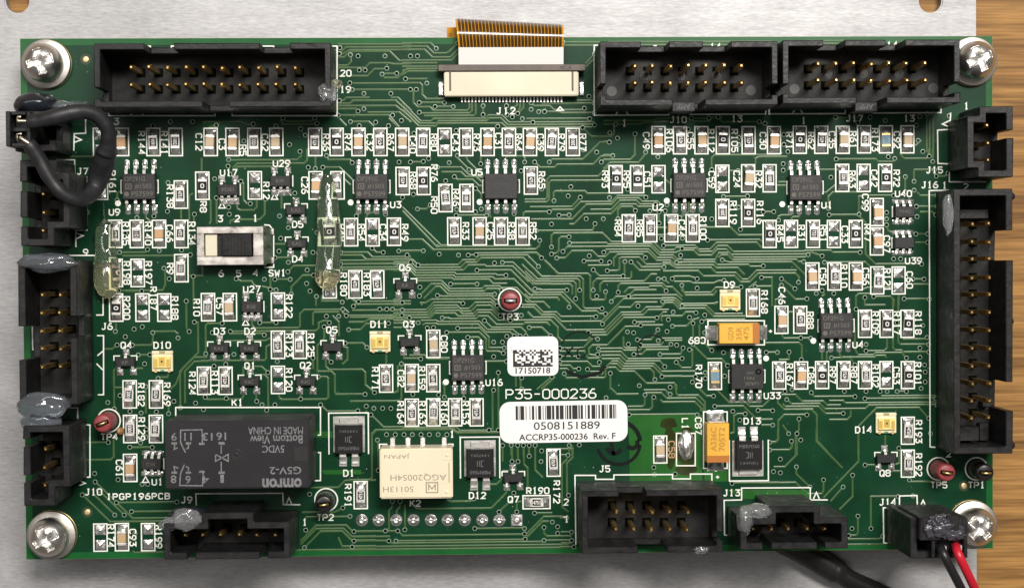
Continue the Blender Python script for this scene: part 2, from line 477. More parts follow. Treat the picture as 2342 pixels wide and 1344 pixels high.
plate = node('mounting_plate', (0, 0, ZW)); plate['base_z'] = ZW
tag(plate, 'brushed aluminium mounting plate under the green circuit board, two slots along its top', 'plate')
put('sheet', plate_mesh(), plate)
SCREWS = [(105, 147, 'beside the twenty-pin socket', 0.25), (2224, 141, 'half hidden by the fourteen-pin socket', 0.42),
          (118, 1223, 'beside the empty R174 footprint', 0.5), (2225, 1199, 'beside the red and black wire plug', 0.75)]
for sx, sy, _, _ in SCREWS:
    x, y = U(sx, sy, 0)
    hexa = [(x + 2.6 * math.cos(k * math.pi / 3), y + 2.6 * math.sin(k * math.pi / 3)) for k in range(6)]
    put('standoff', MB().prism(hexa, PLATE_Z, -BT).mesh('standoff', steel), plate)

board = node('circuit_board', (0, 0, -BT)); board['base_z'] = -BT
tag(board, 'green printed circuit board packed with small components and black sockets', 'circuit board')
def bp(name, me, loc=(0, 0, 0), rz=0.0, label=None): return put(name, me, board, loc, rz, label)

mb = MB().box(-BW / 2, BW / 2, -BH / 2, BH / 2, -BT, -0.03)
bp('laminate', mb.mesh('laminate', fr4))
mb = MB().box(-BW / 2 + 0.02, BW / 2 - 0.02, -BH / 2 + 0.02, BH / 2 - 0.02, -0.03, -0.012)
bp('solder_mask', mb.mesh('solder_mask', mask_light), label='bright green rim of the board face')
e = 0.95
mb = MB().box(-BW / 2 + e, BW / 2 - e, -BH / 2 + e, BH / 2 - e, -0.012, 0.0)
bp('ground_plane', mb.mesh('ground_plane', mask_dark), label='dark green board face over the buried copper plane')

def pour(pts, label=None):
    P = [U(x, y) for x, y in pts]
    bp('copper_pour', MB().prism(P, 0.0, 0.012, bottom=False).mesh('copper_pour', mask_pour), label=label)
pour([(1436, 948), (1606, 948), (1606, 1100), (1440, 1100), (1440, 1040)], 'bright green copper area around the L1 solder blob')
pour([(1664, 1119), (1850, 1119), (1850, 1140), (1700, 1140)])
pour([(1610, 1073), (1664, 1073), (1664, 1100), (1612, 1100)])
pour([(706, 986), (760, 986), (760, 1000), (706, 1000)])
pour([(735, 1074), (826, 1074), (826, 1084), (742, 1084)])

# ------------------------------------------------------------------ traces and vias
ZR = {'A': (0, 0, 3.7333), 'B': (460, 0, 3.7333), 'C': (920, 0, 3.7333), 'D': (1380, 0, 3.7333), 'E': (1840, 0, 3.7331),
      'F': (0, 340, 3.7333), 'G': (460, 340, 3.7333), 'H': (920, 340, 3.7333), 'I': (1380, 340, 3.7333), 'J': (1840, 340, 3.7331),
      'K': (0, 680, 3.7333), 'L': (460, 680, 3.7333), 'M': (920, 680, 3.7333), 'N': (1380, 680, 3.7333), 'O': (1840, 680, 3.7331),
      'P': (0, 1000, 3.906), 'Q': (360, 900, 3.36), 'R': (800, 980, 3.692), 'S': (1280, 980, 3.692), 'T': (1740, 980, 3.692),
      'a': (1200, 380, 4.978), 'b': (1200, 620, 4.978), 'c': (900, 560, 4.978)}
TR = """
c 390,0 460,55 1620,55 1665,10;490,0 510,20 1555,20 1575,0;60,70 340,70;850,115 940,110;280,230 735,230 800,172 930,172 985,120 1525,120 1650,245;170,165 210,165 280,230;195,195 265,260 765,260 835,200 945,200 1010,150 1475,150 1690,358 1792,358;185,225 260,290 795,290 860,230 1040,230 1065,245 1355,245 1560,415 1792,415;960,95 1625,95 1685,148;1720,175 1792,240;1460,220 1615,390 1792,390;1240,200 1360,200 1575,445 1792,445;950,288 1335,288 1560,573 1792,573;180,250 250,320 695,320 715,335 1165,335 1185,345 1280,345;175,280 245,350 680,350 705,370 1130,370 1165,390 1370,390 1530,605 1792,605;260,380 665,380 690,395 1085,395 1130,440 1295,440;260,410 545,410 640,500 1010,500 1045,470 1205,470 1225,490 1400,490 1530,650 1710,650 1775,720;650,445 950,445;315,560 430,445 545,445 635,530 1035,530 1065,500 1190,500 1230,515;345,610 480,475 530,475 620,560 1150,560;500,575 555,585 1110,590 1165,625 1220,625;300,660 360,660 430,620 1105,620 1180,690;100,740 375,740 440,655 740,655 790,665;100,770 385,770 440,690 720,690 755,725 860,725 940,655 1110,655 1200,740;95,800 395,800 455,720 740,720 770,755 885,755 960,690 1105,690 1215,800;90,830 405,830 470,750 745,750 770,785 910,785 960,742 1120,742 1190,808 1240,808;180,830 420,830 475,778 700,778 740,812 925,812 985,770 1100,770 1180,858 1300,858;555,830 620,825 650,842 940,842 975,810 1075,810 1185,905 1480,905 1505,885 1740,885;310,860 480,860 510,875 975,875 1070,965 1355,965 1440,1035;330,910 360,895 480,895 505,905 960,905 1060,995 1325,995 1375,1035;730,948 980,948 1085,1050 1085,1170 1260,1170;605,995 975,998 1050,1070 1050,1195 1065,1210 1190,1210 1250,1230;845,1050 965,1050 990,1075;1035,860 1090,940 1450,940 1508,995 1508,1035;1545,940 1685,940 1780,1030;1450,685 1620,685 1700,770 1792,770;1465,712 1595,712 1690,800 1792,800;1525,760 1590,825 1792,825;1330,858 1792,858;1610,500 1680,515 1792,515;0,780 60,780 110,740;0,800 75,800 130,770;0,830 95,830 150,800;0,860 130,860 180,830;0,890 250,890;0,940 100,940;180,1255 350,1250 380,1285 640,1290;120,1210 120,1290 310,1295;0,165 170,165;0,195 195,195;0,225 185,225;0,290 150,290;0,655 100,655;0,685 110,685;0,625 90,625
a 0,380 235,380 260,355 260,150 285,118 835,118 960,0;0,410 250,410 285,380 285,190 310,165 1010,165;330,395 330,300 350,285 685,285 715,312 960,312;60,465 535,465 630,360;0,520 295,520 310,497 550,497 645,408 990,408 1050,340 1370,340;75,605 540,605 705,437 990,437 1075,367 1300,367 1335,403 1515,403 1580,465;750,495 985,495 1085,393 1270,393 1310,435 1490,435;510,660 560,665 670,545 985,545 1085,435 1265,435 1295,462 1450,462;1062,600 1062,500 1105,462 1225,462 1260,505;390,560 505,555;130,735 775,735 800,655;305,920 305,790 325,763 885,763 1000,862 1110,862;305,1000 360,990 385,960 385,830 410,805 505,805;510,875 930,875 955,890 1440,890 1530,985 1720,985 1792,955;435,970 490,918 1430,918 1525,1015 1690,1015 1740,1060 1792,1060;900,980 940,950 1410,950 1500,1045 1680,1045 1730,1100 1792,1100;365,1045 460,1045 530,965 770,965 840,1030 920,1030 975,980 1405,980 1500,1075 1660,1075 1730,1130 1792,1130;1015,1140 1015,1050 1050,1005 1345,1005 1375,1040;940,1190 1050,1200 1080,1175 1080,1050 1105,1040 1305,1040 1390,1118 1555,1118 1580,1100 1665,1100 1740,1158 1792,1158;1275,1085 1345,1148 1585,1148;1210,1090 1310,1185 1545,1185;675,1080 870,1080;720,1130 965,1125;780,1180 865,1250 1125,1250 1140,1235 1140,1085;1470,870 1560,955 1700,955 1735,925 1792,925;1580,905 1660,905 1792,890;1485,703 1620,703;1370,785 1620,785;1530,650 1530,520;170,845 170,900 135,945 0,945;0,985 135,985 190,1040;220,1070 385,1225
b 345,0 380,30 720,30 740,55 740,310 760,328 905,328 920,310 920,235;130,0 200,62 630,62 668,95 668,405 690,425 880,425;55,0 125,92 600,92 625,115 625,215;0,0 90,120 555,120 578,145 578,310;0,60 75,150 515,150 535,175 535,265;115,205 175,200 195,215 480,215;0,150 105,245 435,245 520,325 645,455 820,455 860,485 920,485;0,215 65,272 410,272 500,370 505,410;0,260 35,305 375,305 395,335;0,325 35,353 215,353 285,420;0,383 120,383 210,467 360,467 415,517 810,517;0,412 105,412 195,497 340,497 430,573 875,573 1080,315 1205,315 1240,317 1560,317 1720,305 1780,365;30,465 105,527 330,527 470,670 905,670 1085,470 1325,470 1380,410 1555,410 1610,360 1690,360 1760,430 1792,430;725,697 920,697 1105,500 1350,500 1405,440 1640,440;765,728 935,728 1125,530 1505,530;885,600 1025,412 1205,412 1250,355 1510,355;0,560 295,560 385,640 385,750 430,790 710,790 760,740;0,590 260,590 285,620;50,640 195,635 295,735;400,875 665,875 770,772 830,772;400,912 680,912 705,965 720,990 850,990 885,958 1085,958 1150,1025 1540,1025 1595,1085;840,880 1105,880 1130,900 1310,900 1345,865 1640,865;830,945 870,918 1095,918 1175,997 1792,997;880,998 1075,998 1135,1055 1475,1055 1560,1140 1792,1140;870,1150 950,1025 1060,1025 1120,1083 1460,1083 1570,1195 1792,1195;820,1200 960,1055 1050,1055 1105,1112 1430,1112 1462,1150 1462,1230;450,1165 475,1215 905,1215 925,1195 925,1110 960,1095 1035,1095 1085,1140 1250,1140 1390,1275 1700,1275 1725,1300 1725,1344;400,970 610,970;400,1030 715,1030 775,1085 860,1085;400,1072 515,1072 560,1110 615,1110;400,1110 480,1110 530,1155 580,1155;745,1143 865,1143;140,1344 310,1200;190,1344 350,1200;975,1160 975,1344;1240,945 1335,945 1375,895 1640,895;1540,945 1780,945;1285,780 1440,780 1520,665;1520,790 1560,765 1792,765;1320,840 1550,840 1595,790 1792,790;1125,740 1125,860 1150,875 1290,870;940,840 770,845 735,880 735,945 820,960;940,840 1140,630 1310,630;1320,615 1575,615;1250,580 1485,575;1560,570 1560,520 1580,510 1792,507;1510,535 1560,467 1620,467;1570,345 1600,335 1700,335 1770,400 1792,400;1180,285 1250,215 1500,215;1130,245 1175,190 1410,190 1430,170 1560,170 1610,225;985,345 1040,290 1185,285 1215,290 1240,275 1730,275 1792,330;1065,240 1065,170 1090,143 1570,143 1610,180 1680,180 1792,290;1680,85 1720,62 1792,62;1520,90 1580,90 1640,138;860,235 860,150 890,118 1360,118 1430,35 1505,35;780,215 780,130 825,88 1195,88 1215,65 1215,0;800,5 865,55 1120,55
I 440,675 525,675;640,675 705,675;815,672 1085,672 1155,738 1360,738;890,780 1335,780 1360,795;520,828 780,820 830,860 910,860 965,803 1310,803 1350,845;672,852 790,843 825,880 930,880 970,830 1060,830 1105,880 1792,880;672,868 770,865 805,910 925,910 965,860 1050,860 1110,905 1700,905 1740,895;680,950 955,950 985,890 1070,885 1110,930 1730,930;1015,950 1070,970 1610,970 1792,1140;985,930 1010,908 1060,908 1105,950 1650,950 1670,965 1710,965;625,970 950,970 980,992 1240,992 1260,1005 1365,1000;615,995 940,995 970,1018 1150,1018 1205,1075;500,985 560,975 620,1018 920,1018 975,1060 1130,1060 1190,1115 1235,1115 1310,1040 1650,1040;510,1045 810,1048 850,1088 1120,1088 1170,1138 1250,1138 1310,1065 1640,1065 1665,1095 1665,1140;585,1110 600,1090 735,1090 800,1110;605,1135 740,1125 770,1148 940,1145 985,1128 1030,1125;670,1165 675,1210 690,1228 920,1228 945,1185 1170,1182;672,1180 700,1250 940,1250 970,1210;500,1275 600,1280 650,1325 970,1320;1350,1100 1440,1103 1440,1344;1520,1110 1635,1195;1295,1175 1440,1172;1240,1190 1310,1135;1520,1165 1655,1285 1720,1290;1470,1344 1470,1290 1510,1275;0,95 230,95 275,55 275,0;0,175 65,120 300,120 365,40;10,60 80,60;530,265 580,310;925,180 925,80 960,55 1510,48 1530,35;1300,130 1305,85 1330,70 1570,70;1065,190 1150,190;1480,315 1560,315;1495,285 1565,288;1025,410 1230,405;1365,540 1455,538;1495,610 1495,580 1520,568 1590,565 1610,545;1605,600 1630,582 1670,578 1685,550;690,545 650,590;730,455 730,540 650,600;590,550 620,515
J 270,90 610,90 640,112 760,110 770,85;810,40 840,85 1040,85 1065,65;130,180 290,185;150,375 185,375 265,310;205,510 205,410 245,372 560,372;210,565 455,565 515,630 520,900 580,985 1000,985;465,560 465,410 500,400 760,400;960,370 985,400 1130,400;955,493 1130,493;985,540 1090,540 1120,565;700,650 715,700 760,718;945,800 1050,800;950,728 1050,728;0,870 225,870 245,885 475,885;0,900 40,895 55,885 150,915;170,970 520,970 560,1005;925,1113 1020,1113;930,1157 1060,1157;500,1200 540,1185 750,1185;440,1340 440,1260 465,1238 560,1232;515,1340 515,1270;590,1262 735,1262 760,1290 760,1340;805,1245 805,1340;850,1282 1065,1285;150,1210 170,1245 150,1260;860,240 860,370;935,180 1110,180;935,180 935,280;1130,235 1200,240 1225,210;1060,0 1060,70;1095,0 1095,110
E 1045,970 1045,1300;1070,970 1070,1320;1100,970 1100,1344;265,1003 470,1003;0,350 550,350 570,365;160,375 440,375;160,395 380,395;820,360 950,360;820,378 930,378;950,1245 1000,1200
H 470,60 475,85 570,180;545,60 555,100 690,235;670,60 670,130;880,85 900,65 1030,65 1050,90;1130,115 1180,160 1300,160 1330,135 1630,128 1690,65 1792,65;1255,115 1275,92 1540,90 1640,0;1700,115 1730,95 1792,95;70,115 180,110;300,160 500,160 560,220 690,250;335,200 500,195 560,240 625,240 690,295;445,240 470,265 600,265 660,318 690,320;240,480 200,515 130,515;625,340 680,390 680,480;0,500 320,825 390,825;0,530 300,845;0,775 170,775 275,870;0,870 180,872;740,540 755,590;460,570 720,570;1035,575 1035,550 1055,540 1255,540
C 0,370 240,370 290,415;0,398 210,398 270,455 375,455;0,425 190,425 255,490 410,490 480,420;0,517 420,517 480,455;375,455 400,440 475,370;0,540 300,540;0,570 300,570;0,605 60,590 300,592;0,640 50,610 300,612;30,675 215,675;0,710 150,710 165,730 165,810 200,845 360,845;145,877 360,877;95,765 95,880 130,915 235,915 265,945 555,945 575,925 575,870;280,912 435,912;145,960 165,968 575,968 600,945 600,870;185,990 610,990 630,970 630,870;0,880 160,1035 245,1035 265,1015 720,1015 735,985 850,985 910,1045 1115,1045;0,910 140,1055 290,1055 310,1035 720,1040 740,1010 840,1010 890,1068 1640,1068;0,940 120,1078 285,1078 310,1055 850,1058 880,1090 1620,1090;1060,1015 1600,1015;1115,1045 1640,1042;690,905 690,980;890,905 890,975;1370,362 1690,362;1370,390 1660,390;1565,545 1640,465;1565,575 1640,505;1490,860 1680,860;1170,870 1200,885 1640,883;1100,880 1140,905 1260,910 1310,940 1555,925;1215,955 1335,945 1365,965 1640,965;1165,955 1230,930;1035,870 1035,920 1000,960;1005,870 1005,920 985,970;980,870 980,900 940,930;1540,1090 1640,1165 1792,1165;1560,1344 1690,1215 1770,1215
B 1170,490 1220,490 1290,440 1610,440 1690,520 1792,520;1180,460 1250,405 1792,405;1190,460 1210,460 1270,428 1792,425;1170,380 1792,380;1170,560 1250,558 1275,530 1275,470;1170,580 1400,580 1435,540 1600,530 1650,548 1792,545;1170,650 1420,648 1480,590 1560,585;1560,630 1670,628;1560,665 1680,665 1730,590 1792,590;1300,713 1792,713;1290,767 1780,767;1180,860 1215,858 1230,835 1440,832;1170,885 1270,885 1300,860 1660,855 1792,985;1170,905 1280,905 1660,880 1792,1010;1620,835 1680,832 1792,945;1420,960 1460,955 1690,945 1792,1045;1170,985 1280,985 1600,1005 1690,1085;1180,1015 1240,1075;1270,1040 1430,1035 1475,1080;1600,1010 1680,1085;700,1010 720,1035 945,1035 970,1010;680,1020 700,1060 960,1060 990,1040;10,1040 330,1040 400,1065 460,1050;1110,430 1160,430;1110,455 1160,455;1110,475 1160,475;1110,555 1160,555;1110,580 1160,580;1110,610 1160,610;1300,1000 1340,950;1170,930 1330,930;60,1090 130,1070
D 40,360 1430,360;320,385 570,385;320,405 570,405;850,385 1110,385;850,405 1080,405;0,1030 420,1030 460,1010 900,1010;0,1060 300,1060 400,1040 560,1040;750,1010 790,1035 900,1035 940,1000 1020,1000;980,1000 1030,1040 1330,1040;1320,1055 1380,1050;0,1165 70,1165 105,1140 105,1060;0,1210 50,1215;0,1325 80,1325;270,1150 270,1330
G 240,98 820,98 860,55;270,165 310,128 880,128 900,100 900,0;245,220 330,155 700,155;80,430 80,620 70,640;130,420 125,640;300,470 310,515 335,525 450,525 465,500 465,440;340,280 365,300 365,440 390,470;245,640 250,615 280,605 500,605 550,560 550,430;685,390 685,510;630,815 720,815;630,930 750,930 770,915;740,1050 780,1000 970,1000;770,1240 770,1180 880,1080 960,1080;630,1115 760,1115;1190,885 1420,885 1470,925 1792,925;1190,910 1370,908 1415,945 1792,945;1190,955 1370,960 1792,965;1190,985 1360,985 1792,990;1190,1015 1792,1012;1190,1035 1792,1035;1460,850 1500,885 1560,885;1030,1240 1040,1300 1180,1300;1280,1280 1330,1310;1040,160 1180,160 1300,275;1220,260 1275,310;1070,60 1085,95 1270,95 1290,120;975,60 975,170;1100,385 1100,600;520,1175 640,1205;300,1110 340,1130 430,1140 460,1180;590,1000 590,1200;1680,875 1792,872;1410,590 1420,560 1500,530
L 0,540 540,540 555,520 555,420 580,405 600,405;240,310 530,312;40,480 40,240 60,222 180,220;210,370 550,370 590,345;435,190 435,240 460,262 830,262 850,245 850,140 890,105 1210,100;955,235 955,140 975,125 1180,125;250,290 980,288 1005,260 1005,215 1040,200 1080,200;500,215 640,215;1120,155 1175,210 1175,330;1050,250 1050,350 990,410 990,630 1110,640 1130,660 1130,800 1150,825 1400,825;955,515 955,610;1065,510 1065,590 1100,615 1375,615 1410,640 1410,745 1480,810;1210,420 1250,430 1250,530 1205,570;1230,390 1380,390 1415,425;1580,470 1580,565;500,660 540,660 560,690 560,960;360,660 360,600 390,590 515,590 570,640;35,850 50,870 340,870 365,850 365,805;215,835 215,860;470,810 475,880;660,825 670,860 690,870 1070,870 1085,850 1085,690 1070,675 1000,675;850,800 850,865;1270,885 1690,885 1715,860 1715,590 1750,565;1640,815 1680,800 1685,590 1710,565;1020,915 1075,970 1340,968;1450,1000 1550,1105 1792,1105;1460,1344 1460,1170 1490,1130 1792,1130;1260,210 1390,210 1440,185 1792,185;1260,275 1360,275 1410,225 1600,220;1345,35 1792,32;1310,60 1792,58;1290,110 1792,82;1240,155 1640,152 1690,110 1792,108;1270,170 1660,168 1710,130 1792,130;1200,120 1235,155;1220,95 1260,130;1310,35 1345,65;1230,0 1250,20;980,0 985,70;1410,960 1410,1000
M 820,640 820,1130;770,790 770,1120 740,1130;1010,680 1020,780;970,670 970,760;0,1110 460,1100 490,1135 740,1130;0,1120 400,1120 470,1155 815,1150;710,545 890,545;215,525 410,525;930,1260 930,1344;985,1260 985,1344;1035,1260 1035,1344;1080,1260 1080,1344;1135,1260 1135,1344;1425,1260 1425,1344;1450,1260 1450,1344;360,730 360,850;525,790 525,860
R 1290,140 1290,275;1370,140 1370,275;1420,140 1420,275;1470,140 1470,300 1500,330 1500,600 1480,640;1515,140 1515,230;1565,150 1565,350 1630,410;1055,840 1475,840;405,860 445,900 1475,885;35,865 400,860;35,910 340,905;35,945 330,945;390,945 1475,935;350,965 1640,945;20,995 1846,970;20,1020 1846,1000;360,610 360,660 320,690 320,840 300,860;425,610 425,660 395,690 395,730;465,640 465,845;570,655 590,675 1195,668 1325,540 1325,510;1260,700 1400,570;1410,700 1410,620 1450,610;1490,890 1640,740 1800,740;1480,930 1620,780 1680,778;1560,710 1710,710;1660,905 1846,908;1640,940 1846,938;1640,830 1640,880 1665,905;1180,468 1240,465 1270,430 1270,370 1290,355 1340,350;820,600 850,612 1020,608 1045,590;0,430 170,425 190,410 190,40 215,10 880,10 910,28 1250,25;240,95 240,350;1780,220 1846,218;1840,250 1790,300 1790,660 1846,700
N 610,735 625,820 640,835 810,835 870,890 870,970;345,790 525,795 570,825;360,815 495,815 545,860 790,865 850,930 850,970;485,870 515,892 780,895 830,945 830,970;210,930 335,930 355,910 355,830;210,960 395,960 430,935 430,850;60,650 60,770 110,825 300,825;220,1000 800,1000;760,720 880,840 940,840;970,790 1075,895 1215,895 1240,930 1360,930 1420,870;950,928 1195,930 1330,1060;1260,895 1345,895;1320,962 1445,965;1340,1040 1445,1040;1350,1088 1445,1088;1085,1160 1115,1150 1125,1010 1145,992 1210,992;1420,1235 1470,1230 1490,1210 1490,1050 1535,1000 1740,997;1530,1085 1585,1160;1670,1035 1670,1130 1650,1160 1650,1344;1420,1300 1590,1298 1605,1280 1605,1225;1520,830 1640,828 1705,885 1792,885;1570,870 1615,908 1792,908;1530,905 1570,930 1792,930;1490,870 1490,900 1530,955 1792,955;1390,468 1485,468;1585,465 1585,530 1500,540;1380,388 1670,388 1690,410 1690,530;1520,310 1540,348 1770,348;1685,310 1685,345;1580,125 1620,125;760,400 890,525 1010,530 1060,580;765,220 765,400;840,205 880,190 1210,190;672,72 880,72 940,140 1190,140;672,95 870,95 940,162 1210,160;672,55 940,55 980,40;590,245 710,245 770,195 820,175;500,160 670,155 690,125 790,130;620,550 665,600 750,600 760,580 760,450 735,445;490,485 660,488 680,430;640,630 785,630;500,675 785,675;672,520 690,520;820,230 820,340 920,450
O 440,0 440,100;515,0 515,65 690,72;800,0 800,380 820,400 1060,402;755,0 755,430 780,450 830,445 850,465 1060,465;840,355 1030,352 1045,340;705,345 705,430 680,455 525,455;430,255 425,440 460,490 590,488 610,472 830,470 860,510;300,440 300,490 330,510 600,512 620,495 690,495 700,515;190,540 190,470 230,440;150,440 150,530;230,515 390,535 430,575;60,820 90,845 430,845;515,862 1120,862;655,840 1120,838;210,880 330,878 350,900 1130,898;0,885 160,885 185,918 310,915;0,905 130,908 180,950 520,950 550,918 1130,918;0,930 120,932 180,990 330,988;0,955 60,955 100,1000 100,1220 200,1320;210,1042 365,1040 390,1010 390,960;460,1344 460,1100 600,942 980,942 1060,1030;690,1160 690,1270;790,800 870,800
F 1000,440 1000,380 1040,355;1020,885 1240,885 1260,860;1040,915 1440,912 1490,905;1015,1210 1390,1190 1410,1160 1410,1020;1070,1215 1210,1215;1545,520 1545,600;1615,610 1615,400 1650,380;1655,640 1660,560;1720,80 1720,190;1650,1090 1655,1340;1620,1085 1730,1085 1735,1000;600,543 745,543;1170,540 1170,590;1245,540 1245,590 1290,630;430,70 800,65
K 890,440 955,440 1000,405;1130,407 1290,405 1305,380 1305,300;1310,290 1490,285 1520,310;1590,40 1590,270;990,215 990,290;975,950 975,620 1000,600 1050,600;975,768 1050,768;1180,490 1280,488;1440,640 1430,680 1350,690;1660,210 1690,215 1690,470 1500,610 1500,740 1455,780;1540,940 1540,630 1670,510 1770,505;1580,900 1580,630 1660,545 1780,540;1160,605 1220,605;1245,990 1245,760;1115,1278 1300,1278;970,1340 970,1240;1440,990 1440,910;640,1237 915,1237
P 640,45 955,45;660,200 990,200 1015,170 1015,0;850,395 1135,720 1470,730;735,510 985,750 1470,750;830,500 1025,690;880,470 1110,690;1040,580 1570,578;1175,660 1570,655;1185,1010 1200,1025 1470,1028
Q 1100,1130 1220,1010 1450,1010 1505,1055 1680,1058;1100,1155 1235,1035 1430,1030 1490,1095 1680,1098;1130,1180 1260,1055 1420,1050 1490,1125 1680,1128;1390,1100 1420,1170 1680,1170;1030,1200 1680,1200;1110,910 1360,908 1420,880;1130,975 1145,945 1480,940;1180,720 1390,720 1445,665 1680,655
S 1475,455 1846,455;10,870 100,870;10,905 100,905;10,940 100,940;10,965 100,965;0,995 120,995;0,750 60,750;0,220 70,222;0,170 110,165 110,240 75,290 75,560
T 0,455 295,455 390,548 515,545 530,520 530,430;825,0 825,275 530,580;590,610 695,490;775,390 775,570 665,680;300,320 300,380 415,490;470,0 470,105 690,330;305,40 305,215 200,320 110,320;145,0 145,90 125,110 65,115;75,178 240,178 260,150 260,105;880,305 975,303;1170,165 1165,290 1140,300;1050,357 1190,357;1255,430 1275,445 1500,448;1050,40 1050,150;930,840 930,570 1160,570;735,975 1040,975;735,930 1000,928 1030,905;820,740 820,880 800,897 740,900
"""
traces = []
for line in TR.strip().splitlines():
    zid, rest = line.split(' ', 1)
    x0, y0, s = ZR[zid]
    for pl in rest.split(';'):
        traces.append([(x0 + float(p.split(',')[0]) / s, y0 + float(p.split(',')[1]) / s) for p in pl.split()])
        traces[-1].append(zid)

VIAS = []       # explicit ones (photograph pixels); open bores
for vx in (884, 904, 924, 943, 963, 982, 1002, 1022): VIAS.append((vx, 993))
VX = """
a 495,340;965,360;1380,355;305,660;700,600;895,600;735,1020;525,235;1425,510;1600,510;1175,265;1620,440;1575,830;1775,1015
b 1290,395;1690,465;1635,550;1620,685;1170,690;1240,700;1180,830;1665,830;1730,840;715,1115;850,1035;1645,410;820,285;1725,1035;1305,1300
c 155,115;520,105;740,115;1150,205;300,480;295,580;280,885;385,945;455,940;1455,800;1330,860;1290,1040;1140,1105;1240,1105;1140,1270
I 665,910;1710,965;1720,1340;925,600;520,1110;1170,690;1100,505;1155,500;1175,1180;800,1190;1610,20;1590,130;1535,130;1535,185;1580,110;890,300;495,765;675,765
J 225,245;580,245;415,245;935,355;960,580;700,545;700,600;785,290;500,500;370,735;760,940;820,940;20,1280;100,1235;250,1235;850,1280;30,905;715,70;1010,25;625,25;1125,235
G 845,25;860,400;670,575;800,380;915,160;745,675;680,765;665,875;745,970;905,1035;955,885;230,150;235,95;235,500;240,560;115,258;420,470;990,715;1300,415;1575,560;1690,115;1720,415;1690,1000;1410,580;1325,575;540,1115;900,1150;930,1215;985,1260;1555,885;1760,910
H 225,85;400,120;670,130;1015,190;1045,115;370,275;95,390;465,520;380,555;845,540;955,555;675,515;625,540;1415,405;1295,445;1520,415;1765,420;1190,345;45,910;315,905;480,905;570,180;1480,1280;1445,1245;1735,1220;1770,970;1590,915
L 1205,40;1300,75;1525,100;1585,100;1635,100;1385,10;1070,160;1175,160;1095,215;1110,550;280,485;540,320;95,300;20,955;520,915;630,915;475,885;1475,945;1550,945;1620,945;1505,1215;1585,1165;1660,1165;1735,1170;650,545;210,570;110,585;1695,945
M 780,790;1020,685;670,820;410,825;310,830;90,825;890,335;860,380;775,380;1740,855
N 300,80;555,85;595,125;865,150;735,170;550,195;465,275;540,290;205,300;265,300;210,395;290,360;575,405;625,405;680,430;260,485;865,300;1025,470;925,450;870,640;1035,670;870,690;440,700;570,765;1165,1045;1370,1130;1610,785;1775,810;1550,800;1565,870;1410,1235;1685,1215;1760,45;20,855;1105,970
O 25,80;1010,240;1030,635;1030,720;995,775;985,430;985,510;525,400;340,800;525,800;645,800;705,800;1025,575;805,1285;1075,1160;20,1000;790,215;625,215;630,540;870,515;50,45
D 55,1135;120,1180;270,1145;360,1300;725,1105;1155,1175;1155,1235;1540,1150;1540,1235;1575,1295;1380,1230;395,1205;590,1075;465,1340;1380,1055;1010,1300
E 970,1200;955,1070;455,1050;985,995;690,1030;560,1003;765,1300;625,1300;1235,990;795,1200
C 290,415;350,415;70,480;130,480;210,712;70,765;120,765;1100,935;690,980;895,980;1025,1015;940,1000;1070,975;985,975;750,1080;815,1080;460,1115;615,1120;1595,825;1485,545;1165,955;100,1140;1770,1135;1660,1300;1545,1280;635,1240;1190,1190;1180,1255
B 1185,410;1340,480;1570,480;1350,600;1400,600;1585,585;1545,635;1270,710;1745,675;1390,800;1620,800;1160,800;1390,930;1635,985;1490,1045;1710,1030;1275,1040;990,1055;850,1100;890,1155;755,1235;850,1300;640,1075;445,1060;1350,1075;1600,1075;365,1205
A 1305,1075;1570,1090;1455,1040;1645,1040
F 1160,75;1435,290;1430,535;1315,575;1070,720;1360,870;1550,865;1625,905;1400,1020;1445,1110;1590,1300;1250,670
K 1145,270;1215,250;1070,335;1520,345;1615,290;1235,565;920,895;1110,970;1335,975;1205,985;925,1235;1250,1125;1245,1190;1200,1240;1485,885;1670,900;985,290;1025,835
P 1160,85;1255,45;845,320;1055,375;1205,855;1270,415;1320,415;1175,660;1025,690
Q 295,70;355,120;800,85;900,85;1605,95;1540,130;1660,110;1170,770;1425,875;1480,940;1140,1045;150,830;760,60
R 240,95;1090,60;1620,185;1615,275;1515,230;1385,540;1710,785;1755,825;1755,880;10,740;465,850
S 795,325;975,380;800,385;1455,460;1805,360;1765,115;165,135
T 65,115;110,360;165,255;165,370;340,95;235,40;25,15;1435,40;1285,565;820,735;770,840
"""
for line in VX.strip().splitlines():
    zid, rest = line.split(' ', 1)
    x0, y0, s = ZR[zid]
    for p in rest.split(';'):
        a, b = p.split(','); VIAS.append((x0 + float(a) / s, y0 + float(b) / s))

